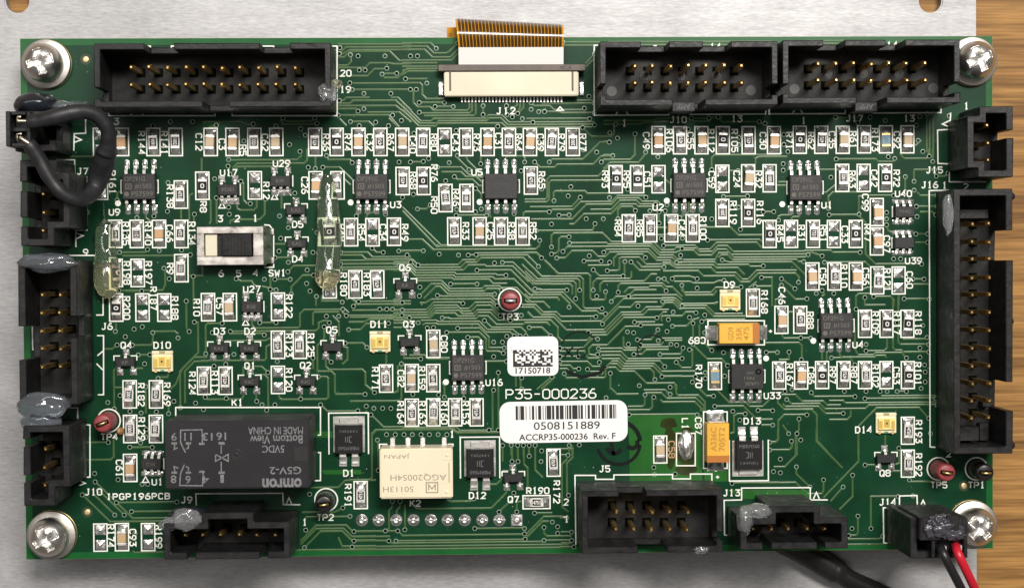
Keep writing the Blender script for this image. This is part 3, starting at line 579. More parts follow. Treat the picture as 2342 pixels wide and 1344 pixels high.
# ------------------------------------------------------------------ chip components
# kind cx cy designator label_x label_y marking     (photograph pixels; kind: R resistor, Z zero-ohm, C capacitor, E bare pads, B blue)
CT = """
E 229 325 - 0 0 -
C 279 325 - 0 0 -
R 351 325 R144 324 327 1606
R 402 325 R141 376 327 1002
C 482 325 C12 455 325 -
C 532 325 C3 508 330 -
R 582 325 R5 556 344 3321
C 632 325 C62 606 326 -
R 721 325 R36 746 326 4751
Z 770 325 R74 795 326 0
C 820 325 C32 846 326 -
R 870 325 R67 893 326 4751
C 920 325 C40 944 331 -
R 968 325 R80 993 326 2002
E 1017 325 C43 1042 326 -
R 1066 325 R73 1090 326 1001
C 1115 325 C31 1140 324 -
R 1164 325 R64 1186 326 4751
C 1212 325 C39 1236 326 -
R 1262 325 R79 1284 326 1002
R 1310 325 R77 1333 326 2001
C 1506 321 C49 1478 322 -
R 1555 321 R106 1531 322 4751
C 1604 321 C55 1579 322 -
Z 1653 321 R112 1626 322 0
R 1712 321 R105 1680 322 4751
C 1770 321 C30 1745 322 -
Z 1829 320 R71 1805 322 0
R 1878 320 R62 1855 322 4751
C 1927 320 C35 1903 320 -
R 1976 319 R61 1951 320 4751
B 2026 319 R173 2001 320 157
C 2075 319 C92 2051 320 -
R 414 445 R138 389 449 4751
Z 463 425 R8 465 473 0
E 583 424 R12 609 436 -
C 722 424 C26 697 424 -
R 772 424 - 0 0 1501
R 921 414 R68 945 413 4751
Z 969 414 R76 993 396 0
R 1019 453 R50 993 469 1501
R 1067 453 R46 1043 452 1001
R 1214 413 R65 1239 412 4751
Z 1408 410 R93 1384 410 0
Z 1457 410 R95 1433 410 0
E 1506 410 C51 1480 412 -
E 1652 409 C59 1628 411 -
C 1711 408 C24 1685 410 -
R 1760 408 R32 1735 410 1000
R 1926 407 R63 1949 410 1002
E 1975 407 C42 1999 408 -
Z 2024 407 R72 2050 408 0
R 1652 487 R119 1677 486 2001
Z 1711 487 R116 1738 486 0
R 264 535 R135 288 534 4751
R 313 535 R140 339 534 1211
C 364 535 C66 388 534 -
R 415 535 R134 439 534 4751
Z 754 531 R48 781 532 0
R 803 531 R54 827 532 2001
E 852 531 C34 876 532 -
Z 901 530 R49 926 532 0
R 1039 529 R33 1065 528 4751
C 1097 529 C25 1122 528 -
R 1146 529 R38 1170 528 4751
R 1195 529 R52 1219 528 1002
R 1438 522 R84 1413 522 4751
R 1487 522 R85 1463 522 4751
C 1535 522 C44 1559 522 -
R 1584 522 R100 1608 522 1002
Z 1760 535 R45 1784 534 0
E 1809 535 R31 1833 534 -
R 1859 535 R51 1883 534 7321
E 1907 535 C33 1932 536 -
Z 1957 535 R47 1983 532 0
C 2005 485 C99 1979 463 -
C 2005 552 C97 2028 558 -
Z 265 624 R198 290 624 0
E 315 624 R197 340 624 -
R 415 613 R9 389 614 3321
E 754 650 R180 786 650 -
R 813 650 R183 839 650 4751
R 863 650 - 0 0 4751
C 1858 632 C50 1882 632 -
R 1908 632 R110 1930 631 4751
C 1957 632 C56 1980 632 -
R 2006 641 R121 2029 640 6191
E 2055 641 C60 2080 640 -
Z 266 703 R200 290 704 0
E 326 703 R187 351 682 -
E 376 703 R188 400 704 -
R 476 702 R10 450 703 3321
C 526 702 C57 502 700 -
E 636 701 R122 661 700 -
R 1722 692 R168 1748 690 3320
C 1787 731 C46 1788 676 -
R 1830 731 R88 1853 732 4751
R 1978 740 R109 2002 738 4751
Z 2027 740 R117 2051 738 0
Z 2075 740 R118 2100 738 0
R 636 788 R123 661 789 4751
R 686 788 R125 711 789 1002
C 991 786 C80 1016 786 -
R 467 870 R124 440 876 1002
R 516 870 R113 491 874 4751
E 636 868 R120 661 868 -
R 883 865 R171 858 865 4750
C 942 864 C82 917 865 -
R 991 864 R159 965 864 1691
B 1635 859 R170 1598 860 157
R 1782 858 R167 1806 857 2492
C 1832 858 C86 1855 858 -
Z 1880 857 R97 1904 857 0
R 1929 857 R87 1953 857 4751
R 1978 857 R102 2002 859 1002
E 2027 857 C53 2050 858 -
Z 2076 857 R101 2099 854 0
R 297 901 R182 323 902 2001
R 357 901 R169 382 901 4750
R 942 943 R164 916 943 4751
R 991 942 R163 966 943 2221
R 1041 942 R160 1016 943 1001
R 1090 942 R153 1065 943 4751
R 2076 984 R193 2101 986 4750
R 298 980 R129 324 980 1003
R 357 980 - 0 0 1003
C 298 1069 C61 273 1070 -
R 1266 1057 R172 1273 1124 4750
R 825 1131 R191 796 1132 4751
E 230 1228 R174 254 1224 -
C 279 1227 C93 304 1228 -
E 339 1227 R199 363 1226 -
C 1510 1027 C58 1536 1027 -
R 2076 1059 R192 2101 1062 1002
E 231 425 R161 257 417 -
"""
KEEP = []      # pixel rectangles where no via is drawn
def solder_end(w, y0, y1, hz, seed, n=7, m=6):
    """solder fillet: from the terminal (height hz) down to the pad edge, lumpy"""
    mb = MB(); vs = []; fs = []
    for j in range(m + 1):
        t = j / m; y = y0 + (y1 - y0) * t
        for i in range(n + 1):
            u = -1 + 2 * i / n
            z = 0.04 + (hz - 0.04) * (1 - t) ** 1.6 * (1 - 0.35 * u * u) + 0.12 * math.sin(math.pi * min(1, t * 1.1)) * (1 - u * u)
            z += 0.05 * noise.noise(Vector((u * 1.7 + seed, t * 2.3, seed * 3.1)))
            if abs(u) == 1 or t == 1: z = 0.02 if t > 0.15 else z
            vs.append((u * w / 2 * (1 - 0.04 * t), y, max(0.02, z)))
    for j in range(m):
        for i in range(n):
            a = j * (n + 1) + i; fs.append([a, a + 1, a + n + 2, a + n + 1])
    mb.add(vs, fs, True)
    return mb
def pad_pillow(w, h, seed, n=8):
    mb = MB(); vs = []; fs = []
    for j in range(n + 1):
        for i in range(n + 1):
            u = -1 + 2 * i / n; v = -1 + 2 * j / n
            z = 0.02 + 0.30 * (1 - max(abs(u), abs(v))) * (1 - 0.3 * min(abs(u), abs(v))) + 0.03 * noise.noise(Vector((u * 1.3 + seed, v * 1.3, seed)))
            if abs(u) == 1 or abs(v) == 1: z = 0.012
            vs.append((u * w / 2, v * h / 2, z))
    for j in range(n):
        for i in range(n):
            a = j * (n + 1) + i; fs.append([a, a + 1, a + n + 2, a + n + 1])
    return mb.add(vs, fs, False)
V = 4
fil_t = [solder_end(1.34, 0.98, 1.78, 0.50, k).mesh('fillet', solder) for k in range(V)]
fil_b = []
for k in range(V):
    s_ = solder_end(1.34, 0.98, 1.78, 0.50, k + 9); s_.v = [(-x, -y, z) for x, y, z in s_.v]; fil_b.append(s_.mesh('fillet', solder))
pads = [pad_pillow(1.36, 1.36, k * 1.7).mesh('pad', solder) for k in range(6)]
res_body = MB().box(-0.63, 0.63, -0.98, 0.98, 0.06, 0.52).mesh('resistor_body', ceramic, 0.05)
term = MB().box(-0.64, 0.64, 0.60, 1.0, 0.05, 0.55).mesh('terminal', tin, 0.05)
term2 = MB().box(-0.64, 0.64, -1.0, -0.60, 0.05, 0.55).mesh('terminal', tin, 0.05)
coat_r = MB().box(-0.45, 0.45, -0.57, 0.57, 0.50, 0.56).mesh('overcoat', overcoat, 0.04)
coat_z = MB().box(-0.60, 0.60, -0.60, 0.60, 0.50, 0.57).mesh('overcoat', overcoat, 0.04)
coat_b = MB().box(-0.61, 0.61, -0.62, 0.62, 0.50, 0.57).mesh('overcoat', blue_coat, 0.04)
tg1 = MB().box(-0.64, 0.64, 0.62, 1.0, 0.05, 0.55).mesh('terminal', gold_edge, 0.05)
tg2 = MB().box(-0.64, 0.64, -1.0, -0.62, 0.05, 0.55).mesh('terminal', gold_edge, 0.05)
cap_body = [MB().box(-0.60, 0.60, -0.62, 0.62, 0.06, 0.88).mesh('capacitor_body', m_, 0.06) for m_ in (mlcc, mlcc2, mlcc3)]
cterm = MB().box(-0.63, 0.63, 0.56, 1.02, 0.05, 0.92).mesh('terminal', tin, 0.12, seg=2)
cterm2 = MB().box(-0.63, 0.63, -1.02, -0.56, 0.05, 0.92).mesh('terminal', tin, 0.12, seg=2)
ow, oh = 0.94, 1.94
outl = MB().ribbon([(-ow, -oh), (ow, -oh), (ow, oh), (-ow, oh)], 0.18, 0.02, closed=True).mesh('outline', silk)

SH, SP, SWD = 0.84, 0.86, 0.60
def designator(txt, px, py, rot=-90, h=SH, pitch=SP, w=SWD, lw=0.17, mat=None):
    x, y = U(px, py)
    return bp('designator_print', stroke_text(txt, h, pitch, w, lw, mat), (x, y, 0.052 + random.random() * 0.004), math.radians(rot), None)

for idx, ln in enumerate(CT.strip().splitlines()):
    kd, cx, cy, des, lx, ly, mk = ln.split()
    cx, cy, lx, ly = float(cx), float(cy), float(lx), float(ly)
    x, y = U(cx, cy); KEEP.append((cx - 19, cy - 36, cx + 19, cy + 36))
    bp('outline_print', outl, (x, y, 0.045))
    if des != '-': designator(des, lx, ly, mat=silk_stain if des == 'C58' else None)
    k = idx % V
    j = random.uniform(-0.09, 0.09); jr = random.gauss(0, 0.03); y0_ = y; y = y + random.uniform(-0.08, 0.08)
    near = ('beside the print ' + des) if des != '-' else ''
    if kd == 'E':
        for s in (1, -1):
            bp('solder_pad', pads[(idx + (s > 0) * 3) % 6], (x, y0_ + s * 1.06, 0.012), 0 if idx % 2 else math.pi / 2, ('%s bare soldered pad of the empty %s footprint' % ('upper' if s > 0 else 'lower', des)) if des != '-' else None)
        continue
    if kd in 'RZB':
        lab = {'R': 'small black resistor marked %s ' % mk, 'Z': 'small black resistor marked 0 ', 'B': 'small blue resistor with golden ends '}[kd]
        if des == '-': near = {772: 'beside the clear glue strand, above zero-ohm R48', 863: 'beside transistor Q6', 357: 'at the corner of the dark relay'}[int(cx)]
        o = bp('resistor', res_body, (x + j, y, 0.02), jr, lab + near)
        put('terminal', tg1 if kd == 'B' else term, o); put('terminal', tg2 if kd == 'B' else term2, o)
        put('overcoat', {'R': coat_r, 'Z': coat_z, 'B': coat_b}[kd], o)
        if kd == 'R': put('marking', font_text(mk, 0.98, 0.56, white_mark, 0.02), o, (0, 0, 0.566), math.radians(90 if idx % 3 else -90))
        elif kd == 'Z': put('marking', stroke_text('0', 0.52, 0.5, 0.40, 0.12, white_mark), o, (0, 0, 0.578), 0 if idx % 4 else math.pi / 2)
        else: put('marking', font_text(mk, 0.7, 0.5, laser, 0.0), o, (0, 0, 0.578), math.radians(90))
    else:
        if des == '-': near = 'under the bend of the black jumper sleeve'
        v = 0 if (idx * 7) % 5 < 2 else (1 if (idx * 7) % 5 == 2 else 2)
        o = bp('capacitor', cap_body[v], (x + j, y - 0.05, 0.02), jr, 'tan ceramic chip capacitor ' + near)
        put('terminal', cterm, o); put('terminal', cterm2, o)
    put('solder_joint', fil_t[k], o); put('solder_joint', fil_b[(k + 1) % V], o)
# R190 lies across
x, y = U(1227, 1147)
KEEP.append((1190, 1128, 1264, 1166))
bp('outline_print', outl, (x, y, 0.045), math.pi / 2)
o = bp('resistor', res_body, (x, y, 0.02), math.pi / 2, 'small black resistor lying crosswise below the print R190')
put('terminal', term, o); put('terminal', term2, o); put('overcoat', coat_r, o)
put('marking', font_text('4751', 0.98, 0.56, white_mark, 0.02), o, (0, 0, 0.566), -math.pi / 2)
put('solder_joint', fil_t[0], o); put('solder_joint', fil_b[1], o)
designator('R190', 1230, 1121, 0)

# ------------------------------------------------------------------ eight-pin chips
def gull(L, w, hz, t=0.15):
    """gull-wing lead pointing +y from y=0"""
    prof = [(0, hz), (0.28 * L, hz), (0.45 * L, 0.16), (0.62 * L, 0.05), (0.80 * L, 0.05)]
    mb = MB(); vs = []; fs = []
    for y, z in prof: vs += [(-w / 2, y, z + t), (w / 2, y, z + t), (w / 2, y - 0.02, z), (-w / 2, y - 0.02, z)]
    for i in range(len(prof) - 1):
        for q in range(4):
            a, b = 4 * i + q, 4 * i + (q + 1) % 4
            fs.append([a, b, b + 4, a + 4])
    n = len(vs) - 4
    fs += [[n, n + 1, n + 2, n + 3]]
    mb.add(vs, fs)
    return mb
def foot_solder(L, w):
    mb = MB(); vs = []; fs = []; n = 6; m = 8
    for j in range(m + 1):
        t = j / m; y = L * (0.40 + 0.66 * t)
        ww = w * (0.62 if t < 0.85 else 0.62 * math.sqrt(max(0.02, 1 - ((t - 0.85) / 0.15) ** 2)))
        for i in range(n + 1):
            u = -1 + 2 * i / n
            z = 0.02 + (0.30 * math.exp(-((t - 0.48) / 0.32) ** 2)) * (1 - u * u)
            vs.append((u * ww, y, z))
    for j in range(m):
        for i in range(n):
            a = j * (n + 1) + i; fs.append([a, a + 1, a + n + 2, a + n + 1])
    return mb.add(vs, fs, True)
LEAD8 = gull(2.0, 0.46, 0.62).mesh('lead', tin, 0.03)
SOL8 = foot_solder(2.0, 0.62).mesh('solder', solder)
SOIC = MB().taper(-2.38, 2.38, -1.85, 1.85, 0.72, 1.5, 0.10).taper(-2.28, 2.28, -1.75, 1.75, 0.12, 0.72, -0.10).mesh('chip_body', mould, 0.05)
SOIC_P = MB().taper(-2.38, 2.38, -1.85, 1.85, 0.72, 1.5, 0.10).taper(-2.28, 2.28, -1.75, 1.75, 0.12, 0.72, -0.10).mesh('chip_body', mould2, 0.05)
DOT = MB().disc(0, 0, 0.42, 0, 24).mesh('dot', silk)
CHIPS = [(319.5, 427, 'U9', 262, 485, (270, 465), 1), (850, 427, 'U3', 905, 468, (802, 463), 1), (1146, 426, 'U5', 1091, 394, (1097, 462), 0),
         (1576, 424, 'U2', 1505, 474, (1525, 459), 1), (1841, 429, 'U1', 1891, 469, (1789, 467), 1), (1912, 744, 'U4', 1962, 788, (1860, 779), 1),
         (1070, 840, 'U16', 1130, 874, (1020, 873), 1), (1708, 860, 'U33', 1766, 904, (1752, 819), 2)]
for cx, cy, des, lx, ly, dot, kind in CHIPS:
    x, y = U(cx, cy, 0.8); KEEP.append((cx - 44, cy - 68, cx + 44, cy + 62))
    what = {1: 'black eight-legged chip with grey lettering beside the print ', 0: 'black eight-legged chip without readable lettering beside the print ',
            2: 'dark eight-legged chip with a round corner dimple beside the print '}[kind]
    o = bp('chip', SOIC_P if kind == 2 else SOIC, (x, y, 0), random.uniform(-0.01, 0.01), what + des)
    for i in range(4):
        lx_ = (i - 1.5) * 1.27
        put('lead', LEAD8, o, (lx_, 1.80, 0)); put('solder_joint', SOL8, o, (lx_, 1.80, 0))
        put('lead', LEAD8, o, (lx_, -1.80, 0), math.pi); put('solder_joint', SOL8, o, (lx_, -1.80, 0), math.pi)
    if kind == 1:
        put('marking', font_text('OP291G', 2.9, 0.66, laser), o, (-0.55, 1.08, 1.503))
        put('marking', font_text('#1503', 2.3, 0.68, laser), o, (0.62, 0.02, 1.503))
        put('marking', MB().ribbon([(-0.38, -0.32), (0.38, -0.32), (0.38, 0.32), (-0.38, 0.32)], 0.13, 0, closed=True).add([(-0.1, -0.2, 0), (0.22, 0, 0), (-0.1, 0.2, 0)], [[0, 1, 2]]).mesh('logo', laser), o, (-1.45, 0.02, 1.503))
        put('marking', font_text('P57599', 3.0, 0.66, laser), o, (0.48, -1.05, 1.503))
        put('marking', MB().disc(0, 0, 0.34, 0, 20).mesh('pin_dot', laser), o, (-1.72, -1.05, 1.503))
    elif kind == 2:
        put('marking', font_text('UASK', 2.0, 0.5, laser), o, (0.55, -1.0, 1.503), math.pi)
        put('marking', font_text('7451', 1.5, 0.5, laser), o, (0.3, -0.2, 1.503), math.pi)
        put('marking', font_text('SMC', 1.1, 0.4, laser), o, (0.3, 0.55, 1.503), math.pi)
        put('pin_dimple', MB().lathe([(0.42, 0.004), (0.34, 0.0), (0.0, -0.01)], n=20).mesh('dimple', hole_shade), o, (1.55, 0.72, 1.503))
    else:
        put('marking', font_text('OP291G', 2.9, 0.66, mould2), o, (-0.3, 0.9, 1.503)); put('marking', font_text('P57599', 3.0, 0.66, mould2), o, (0.3, -0.9, 1.503))
    dx, dy = U(*dot); bp('pin_one_dot', DOT, (dx, dy, 0.05))
    designator(des, lx, ly, 0)
    xb, yb = U(cx, cy)
    for s in (-1, 1):
        bp('outline_print', MB().ribbon([(s * 2.45, 0.9), (s * 2.62, 0.9), (s * 2.62, -0.9), (s * 2.45, -0.9)], 0.15, 0.048).mesh('side_print', silk), (xb, yb, 0))

# ------------------------------------------------------------------ small transistors, diodes and five- and six-legged chips
LEADS = gull(0.95, 0.42, 0.42, 0.12).mesh('lead', tin, 0.02)
SOLS = foot_solder(1.0, 0.95).mesh('solder', solder)
PADS = pad_pillow(0.92, 0.92, 2.2, 6).mesh('pad', solder)
B3 = MB().taper(-1.40, 1.40, -0.62, 0.62, 0.50, 1.0, 0.08).taper(-1.34, 1.34, -0.56, 0.56, 0.1, 0.50, -0.06).mesh('transistor_body', mould2, 0.05)
B5 = MB().taper(-1.48, 1.48, -0.80, 0.80, 0.55, 1.1, 0.09).taper(-1.40, 1.40, -0.74, 0.74, 0.1, 0.55, -0.07).mesh('chip_body', mould2, 0.05)
LW = MB().ribbon([(-1.62, 0.25), (-1.62, 0.92), (-0.75, 0.92)], 0.16, 0.05).ribbon([(1.62, 0.25), (1.62, 0.92), (0.75, 0.92)], 0.16, 0.05).mesh('bracket', silk)
SIDE = MB().ribbon([(1.72, 0.8), (1.72, -0.8)], 0.16, 0.05).mesh('bracket', silk)
TRI = MB().ribbon([(-0.45, -0.3), (0.45, -0.3), (0, 0.5)], 0.15, 0.05, closed=True).mesh('triangle', silk)
SOT = [(677, 481, 'D5', 681, 513, 3, 'KA2', 'diode'), (679, 557, 'D4', 681, 592, 3, 'KA2', 'diode'), (927, 652, 'Q6', 926, 612, 3, 'KA', 'transistor'),
       (501, 796, 'D3', 502, 757, 3, 'KA2', 'diode'), (570, 796, 'D2', 572, 757, 3, 'KA2', 'diode'), (760, 793, 'Q5', 759, 754, 3, '', 'transistor'),
       (937, 782, 'Q3', 935, 741, 3, '', 'transistor'), (287, 828, 'Q4', 289, 789, 3, 'KP', 'transistor'), (571, 872, 'Q1', 572, 836, 3, 'K6C', 'transistor'),
       (700, 872, 'Q2', 699, 835, 3, 'K6C', 'transistor'), (1174, 1092, 'Q7', 1174, 1141, 3, '', 'transistor'), (2026, 1048, 'Q8', 2024, 1081, 3, '', 'transistor'),
       (522, 434, 'U17', 523, 395, 5, 'PDEI', 'chip'), (642, 414, 'U29', 644, 374, 5, 'B3K', 'chip'), (576, 701, 'U27', 576, 661, 5, 'B3E', 'chip'),
       (2068, 484, 'U40', 2066, 443, 6, '724Q', 'chip'), (2067, 555, 'U39', 2089, 596, 6, '', 'chip'), (347, 1060, 'U1', 360, 1101, 6, 'C1K', 'chip')]
for cx, cy, des, lx, ly, n, mk, nm in SOT:
    x, y = U(cx, cy, 0.6); KEEP.append((cx - 27, cy - 34, cx + 27, cy + 34))
    lab = {3: 'tiny black three-legged %s beside the print ' % nm, 5: 'tiny black five-legged chip beside the print ', 6: 'tiny black six-legged chip beside the print '}[n] + des
    if cx == 347: lab = 'tiny black six-legged chip tucked against the dark relay'
    sc = B3 if n == 3 else B5
    o = bp(nm, sc, (x, y, 0), random.uniform(-0.03, 0.03), lab)
    w2 = 0.62 if n == 3 else 0.80
    top = [0.0] if n == 3 else ([-0.95, 0.95] if n == 5 else [-0.95, 0, 0.95])
    bot = [-0.95, 0.95] if n == 3 else [-0.95, 0, 0.95]
    for px_ in top:
        put('lead', LEADS, o, (px_, w2 - 0.05, 0)); put('solder_joint', PADS if n != 6 else SOLS, o, (px_, w2 + (0.78 if n != 6 else -0.02), 0.0))
    for px_ in bot:
        put('lead', LEADS, o, (px_, -w2 + 0.05, 0), math.pi); put('solder_joint', PADS if n != 6 else SOLS, o, (px_, -w2 - (0.78 if n != 6 else -0.02), 0.0), math.pi if n == 6 else 0.3 * 0)
    if mk: put('marking', font_text(mk, 0.42 * len(mk), 0.5, laser), o, (0, 0, 1.003 if n == 3 else 1.103))
    xb, yb = U(cx, cy)
    if n == 3: bp('outline_print', LW, (xb, yb, 0))
    else: bp('outline_print', SIDE, (xb, yb, 0), math.pi if n == 6 and cx > 1000 else 0)
    if n != 3 and des != 'U39' and cx != 2068: bp('pin_one_mark', TRI, (*U(cx - 14, cy + 37), 0))
    designator(des, lx, ly, 0)

# ------------------------------------------------------------------ indicator lights
for cx, cy, des, lx, ly, fl in [(1670, 686, 'D9', 1668, 651, 1), (869, 781, 'D11', 867, 741, 1), (371, 826, 'D10', 371, 789, 1), (2027, 967, 'D14', 1975, 982, 1)]:
    x, y = U(cx, cy, 0.6); KEEP.append((cx - 27, cy - 27, cx + 27, cy + 27))
    mb = MB().box(-1.48, 1.48, -1.45, 1.05, 0.0, 0.55).box(-1.5, 1.5, 1.05, 1.5, 0.0, 0.62)
    o = bp('indicator_light', mb.mesh('led_body', led_body, 0.08), (x, y, 0.02), 0, 'square yellow indicator light beside the print ' + des)
    put('lens', MB().taper(-1.28, 1.28, -1.02, 0.72, 0.54, 0.92, 0.10).mesh('lens', led_lens, 0.06), o)
    put('contact', MB().box(-0.42, 0.42, -0.6, 0.6, 0.90, 0.935).mesh('die_pad', led_gold), o)
    put('contact', MB().box(-1.12, -0.62, -0.75, 0.35, 0.90, 0.932).mesh('side_pad', led_gold), o)
    put('contact', MB().box(0.62, 1.12, -0.75, 0.35, 0.90, 0.932).mesh('side_pad', led_gold), o)
    put('die', MB().disc(0, 0, 0.16, 0.94, 12).mesh('die', M('led_die', (0.10, 0.06, 0.01), 0.4)), o)
    put('notch', MB().box(-0.42, 0.42, 1.1, 1.46, 0.60, 0.64).mesh('notch', M('led_notch', (0.35, 0.30, 0.16), 0.5)), o)
    for s in (-1, 1): put('terminal', MB().disc(s * 0.95, -1.36, 0.24, 0.56, 12).mesh('terminal', gold_edge), o)
    put('polarity_mark', MB().box(-0.28, 0.28, -1.45, -1.2, 0.545, 0.57).mesh('polarity', M('led_green', (0.03, 0.25, 0.14), 0.5)), o)
    designator(des, lx, ly, 0)

# ------------------------------------------------------------------ power diodes
def power_diode(cx, cy, flip, des, lx, ly):
    x, y = U(cx, cy, 0.8); r = math.pi if flip else 0
    KEEP.append((cx - 46, cy - 64, cx + 46, cy + 64))
    o = bp('power_diode', MB().taper(-1.95, 1.95, -2.1, 2.1, 0.5, 1.35, 0.10).box(-1.9, 1.9, -2.05, 2.05, 0.1, 0.5).mesh('diode_body', diode_m, 0.06), (x, y, 0), r,
           'square black power diode with a metal back tab beside the print ' + des)
    put('tab', MB().box(-2.0, 2.0, -1.9, 2.25, 0.06, 0.30).box(-1.35, 1.35, 2.1, 2.95, 0.08, 0.32).mesh('tab', M('dull_tab', (0.55, 0.53, 0.50), 0.42, metal=1.0, bump=(1500, 0.5, 0.05)), 0.06), o)
    put('solder_joint', MB().box(-2.25, 2.25, -1.95, 3.2, 0.012, 0.055).mesh('tab_pad', pad_m), o)
    L = gull(2.0, 0.95, 0.55, 0.22).mesh('lead', tin, 0.04)
    for s in (-1, 1):
        put('lead', L, o, (s * 0.88, -2.0, 0), math.pi)
        put('solder_joint', MB().box(-0.55, 0.55, -0.95, 0.5, 0.012, 0.06).mesh('lead_pad', pad_m), o, (s * 0.88, -3.0, 0))
    put('marking', font_text('MBRM560', 2.9, 0.5, laser2), o, (0, -1.25, 1.354), math.pi)
    put('marking', font_text('1347(K)', 2.5, 0.45, laser2), o, (0, 1.2, 1.354), math.pi)
    put('marking', MB().ribbon([(-0.5, 0.4), (-0.15, 0.4), (-0.15, -0.4), (-0.5, -0.4)], 0.1, 0).ribbon([(0.1, 0.4), (0.1, -0.4)], 0.1, 0).ribbon([(0.4, 0.4), (0.4, -0.4)], 0.1, 0).mesh('logo', laser2), o, (0, 0, 1.354), math.pi)
    xb, yb = U(cx, cy)
    sgn = -1 if flip else 1
    pts = [(-2.82, -2.15 * sgn), (-2.82, 3.75 * sgn), (2.82, 3.75 * sgn), (2.82, -2.15 * sgn)]
    bp('outline_print', MB().ribbon(pts, 0.18, 0.048, closed=False).mesh('diode_outline', silk), (xb, yb, 0))
    designator(des, lx, ly, 0)
power_diode(797.5, 1003.5, False, 'D1', 798, 1081)
power_diode(1098, 1058.5, False, 'D12', 1092, 1132)
power_diode(1712.5, 1039, True, 'D13', 1720, 962)

# ------------------------------------------------------------------ tantalum capacitors
def tantalum(px0, py0, px1, py1, vert, lines, label):
    z = 2.6
    ax, ay = U(px0, py1, z); bx, by = U(px1, py0, z)
    cx, cy = (ax + bx) / 2, (ay + by) / 2; w, h = bx - ax, by - ay
    L, Wd = (h, w) if vert else (w, h)
    o = bp('tantalum_capacitor', MB().taper(-L / 2, L / 2, -Wd / 2, Wd / 2, 0.9, 2.6, 0.08).box(-L / 2 + .05, L / 2 - .05, -Wd / 2 + .05, Wd / 2 - .05, 0.15, 0.9).mesh('tantalum_body', tant, 0.08),
           (cx, cy, 0), -math.pi / 2 if vert else 0, label)
    put('polarity_band', MB().taper(L / 2 - 1.05, L / 2 - 0.05, -Wd / 2 + 0.06, Wd / 2 - 0.06, 2.58, 2.615, 0.02).mesh('band', tant_b), o)
    for s in (-1, 1):
        a, b = sorted((s * (L / 2 - 0.3), s * (L / 2 + 0.16)))
        put('terminal', MB().box(a, b, -Wd / 2 + 0.45, Wd / 2 - 0.45, 0.05, 1.3).mesh('terminal', MATS['dull_tab'], 0.06), o)
        a, b = sorted((s * (L / 2 - 0.3), s * (L / 2 + 1.45)))
        fs = solder_end(Wd - 0.8, L / 2 + 0.1, L / 2 + 1.5, 1.0, 3)
        fs.v = [(s * y_, x_, z_) for x_, y_, z_ in fs.v]
        put('solder_joint', fs.mesh('fillet', solder), o)
    for i, (t, tw, th, off, rr) in enumerate(lines):
        put('marking', font_text(t, tw, th, tant_t, 0.02), o, (off[0], off[1], 2.604), rr)
    return o
KEEP.append((1612, 726, 1756, 794)); KEEP.append((1602, 936, 1672, 1074))
tantalum(1644, 738, 1738, 787, False, [('475', 1.9, 0.8, (1.0, 0, 0), math.pi / 2), ('35R', 1.9, 0.8, (-0.05, 0, 0), math.pi / 2), ('GD9', 1.9, 0.8, (-1.2, 0, 0), math.pi / 2)],
         'golden yellow tantalum capacitor lying crosswise above chip U33')
tantalum(1616, 966, 1669, 1058, True, [('A336C', 3.4, 0.85, (-0.5, -0.65, 0), math.pi), ('705T2', 3.4, 0.85, (-0.5, 0.55, 0), math.pi)],
         'golden yellow tantalum capacitor standing lengthwise beside power diode D13')
def sprint(pts, closed=False, w=0.18, name='outline_print', mat=None):
    P = [U(*p) for p in pts]
    return bp(name, MB().ribbon(P, w, 0.046 + random.random() * 0.004, closed=closed).mesh('print', mat or silk))
sprint([(1619, 733), (1748, 733), (1748, 752), (1752, 760), (1748, 768), (1748, 788), (1619, 788)], True)
sprint([(1609, 941), (1663, 941), (1663, 1070), (1645, 1070), (1637, 1076), (1629, 1070), (1609, 1070)], True)
designator('C89', 1594, 778, 180); designator('C87', 1597, 973); designator('+', 1762, 757, 0); designator('+', 1641, 1090, 0, h=0.8)

# ------------------------------------------------------------------ solder blob at L1, through-hole row
x, y = U(1569, 1022); KEEP.append((1540, 985, 1596, 1068))
bm = bmesh.new(); bmesh.ops.create_icosphere(bm, subdivisions=4, radius=1)
for v in bm.verts:
    n_ = noise.noise(v.co * 2.1) * 0.12
    v.co = Vector((v.co.x * 1.15 * (1 + n_), v.co.y * 2.2 * (1 + n_ * 0.5), max(0, v.co.z) * 0.95 * (1 + n_ * 2)))
    v.co *= MM
for f in bm.faces: f.smooth = True
me = bpy.data.meshes.new('blob'); bm.to_mesh(me); bm.free(); me.materials.append(solder)
bp('solder_bridge', me, (x, y + 0.3, 0.012), 0, 'large rough solder blob bridging the L1 footprint')
sprint([(1547, 990), (1590, 990), (1590, 1064), (1547, 1064)], True)
designator('L1', 1567, 968)
for sx_, sy_, sw_, sh_, sd in ((1532, 1020, 16, 46, 1.0), (1568, 1072, 24, 14, 2.0), (1530, 968, 20, 12, 3.0), (1569, 1022, 26, 42, 4.0)):
    P = []
    for i in range(28):
        a = 2 * math.pi * i / 28; k_ = 1 + 0.35 * noise.noise(Vector((math.cos(a) * 1.3 + sd, math.sin(a) * 1.3, sd)))
        P.append(U(sx_ + sw_ * k_ * math.cos(a), sy_ + sh_ * k_ * math.sin(a)))
    bp('flux_stain', MB().prism(P, 0.012, 0.016 + sd * 0.002, bottom=False).mesh('flux_stain', flux), label='brown dried flux stain around the L1 solder blob' if sd == 4.0 else None)
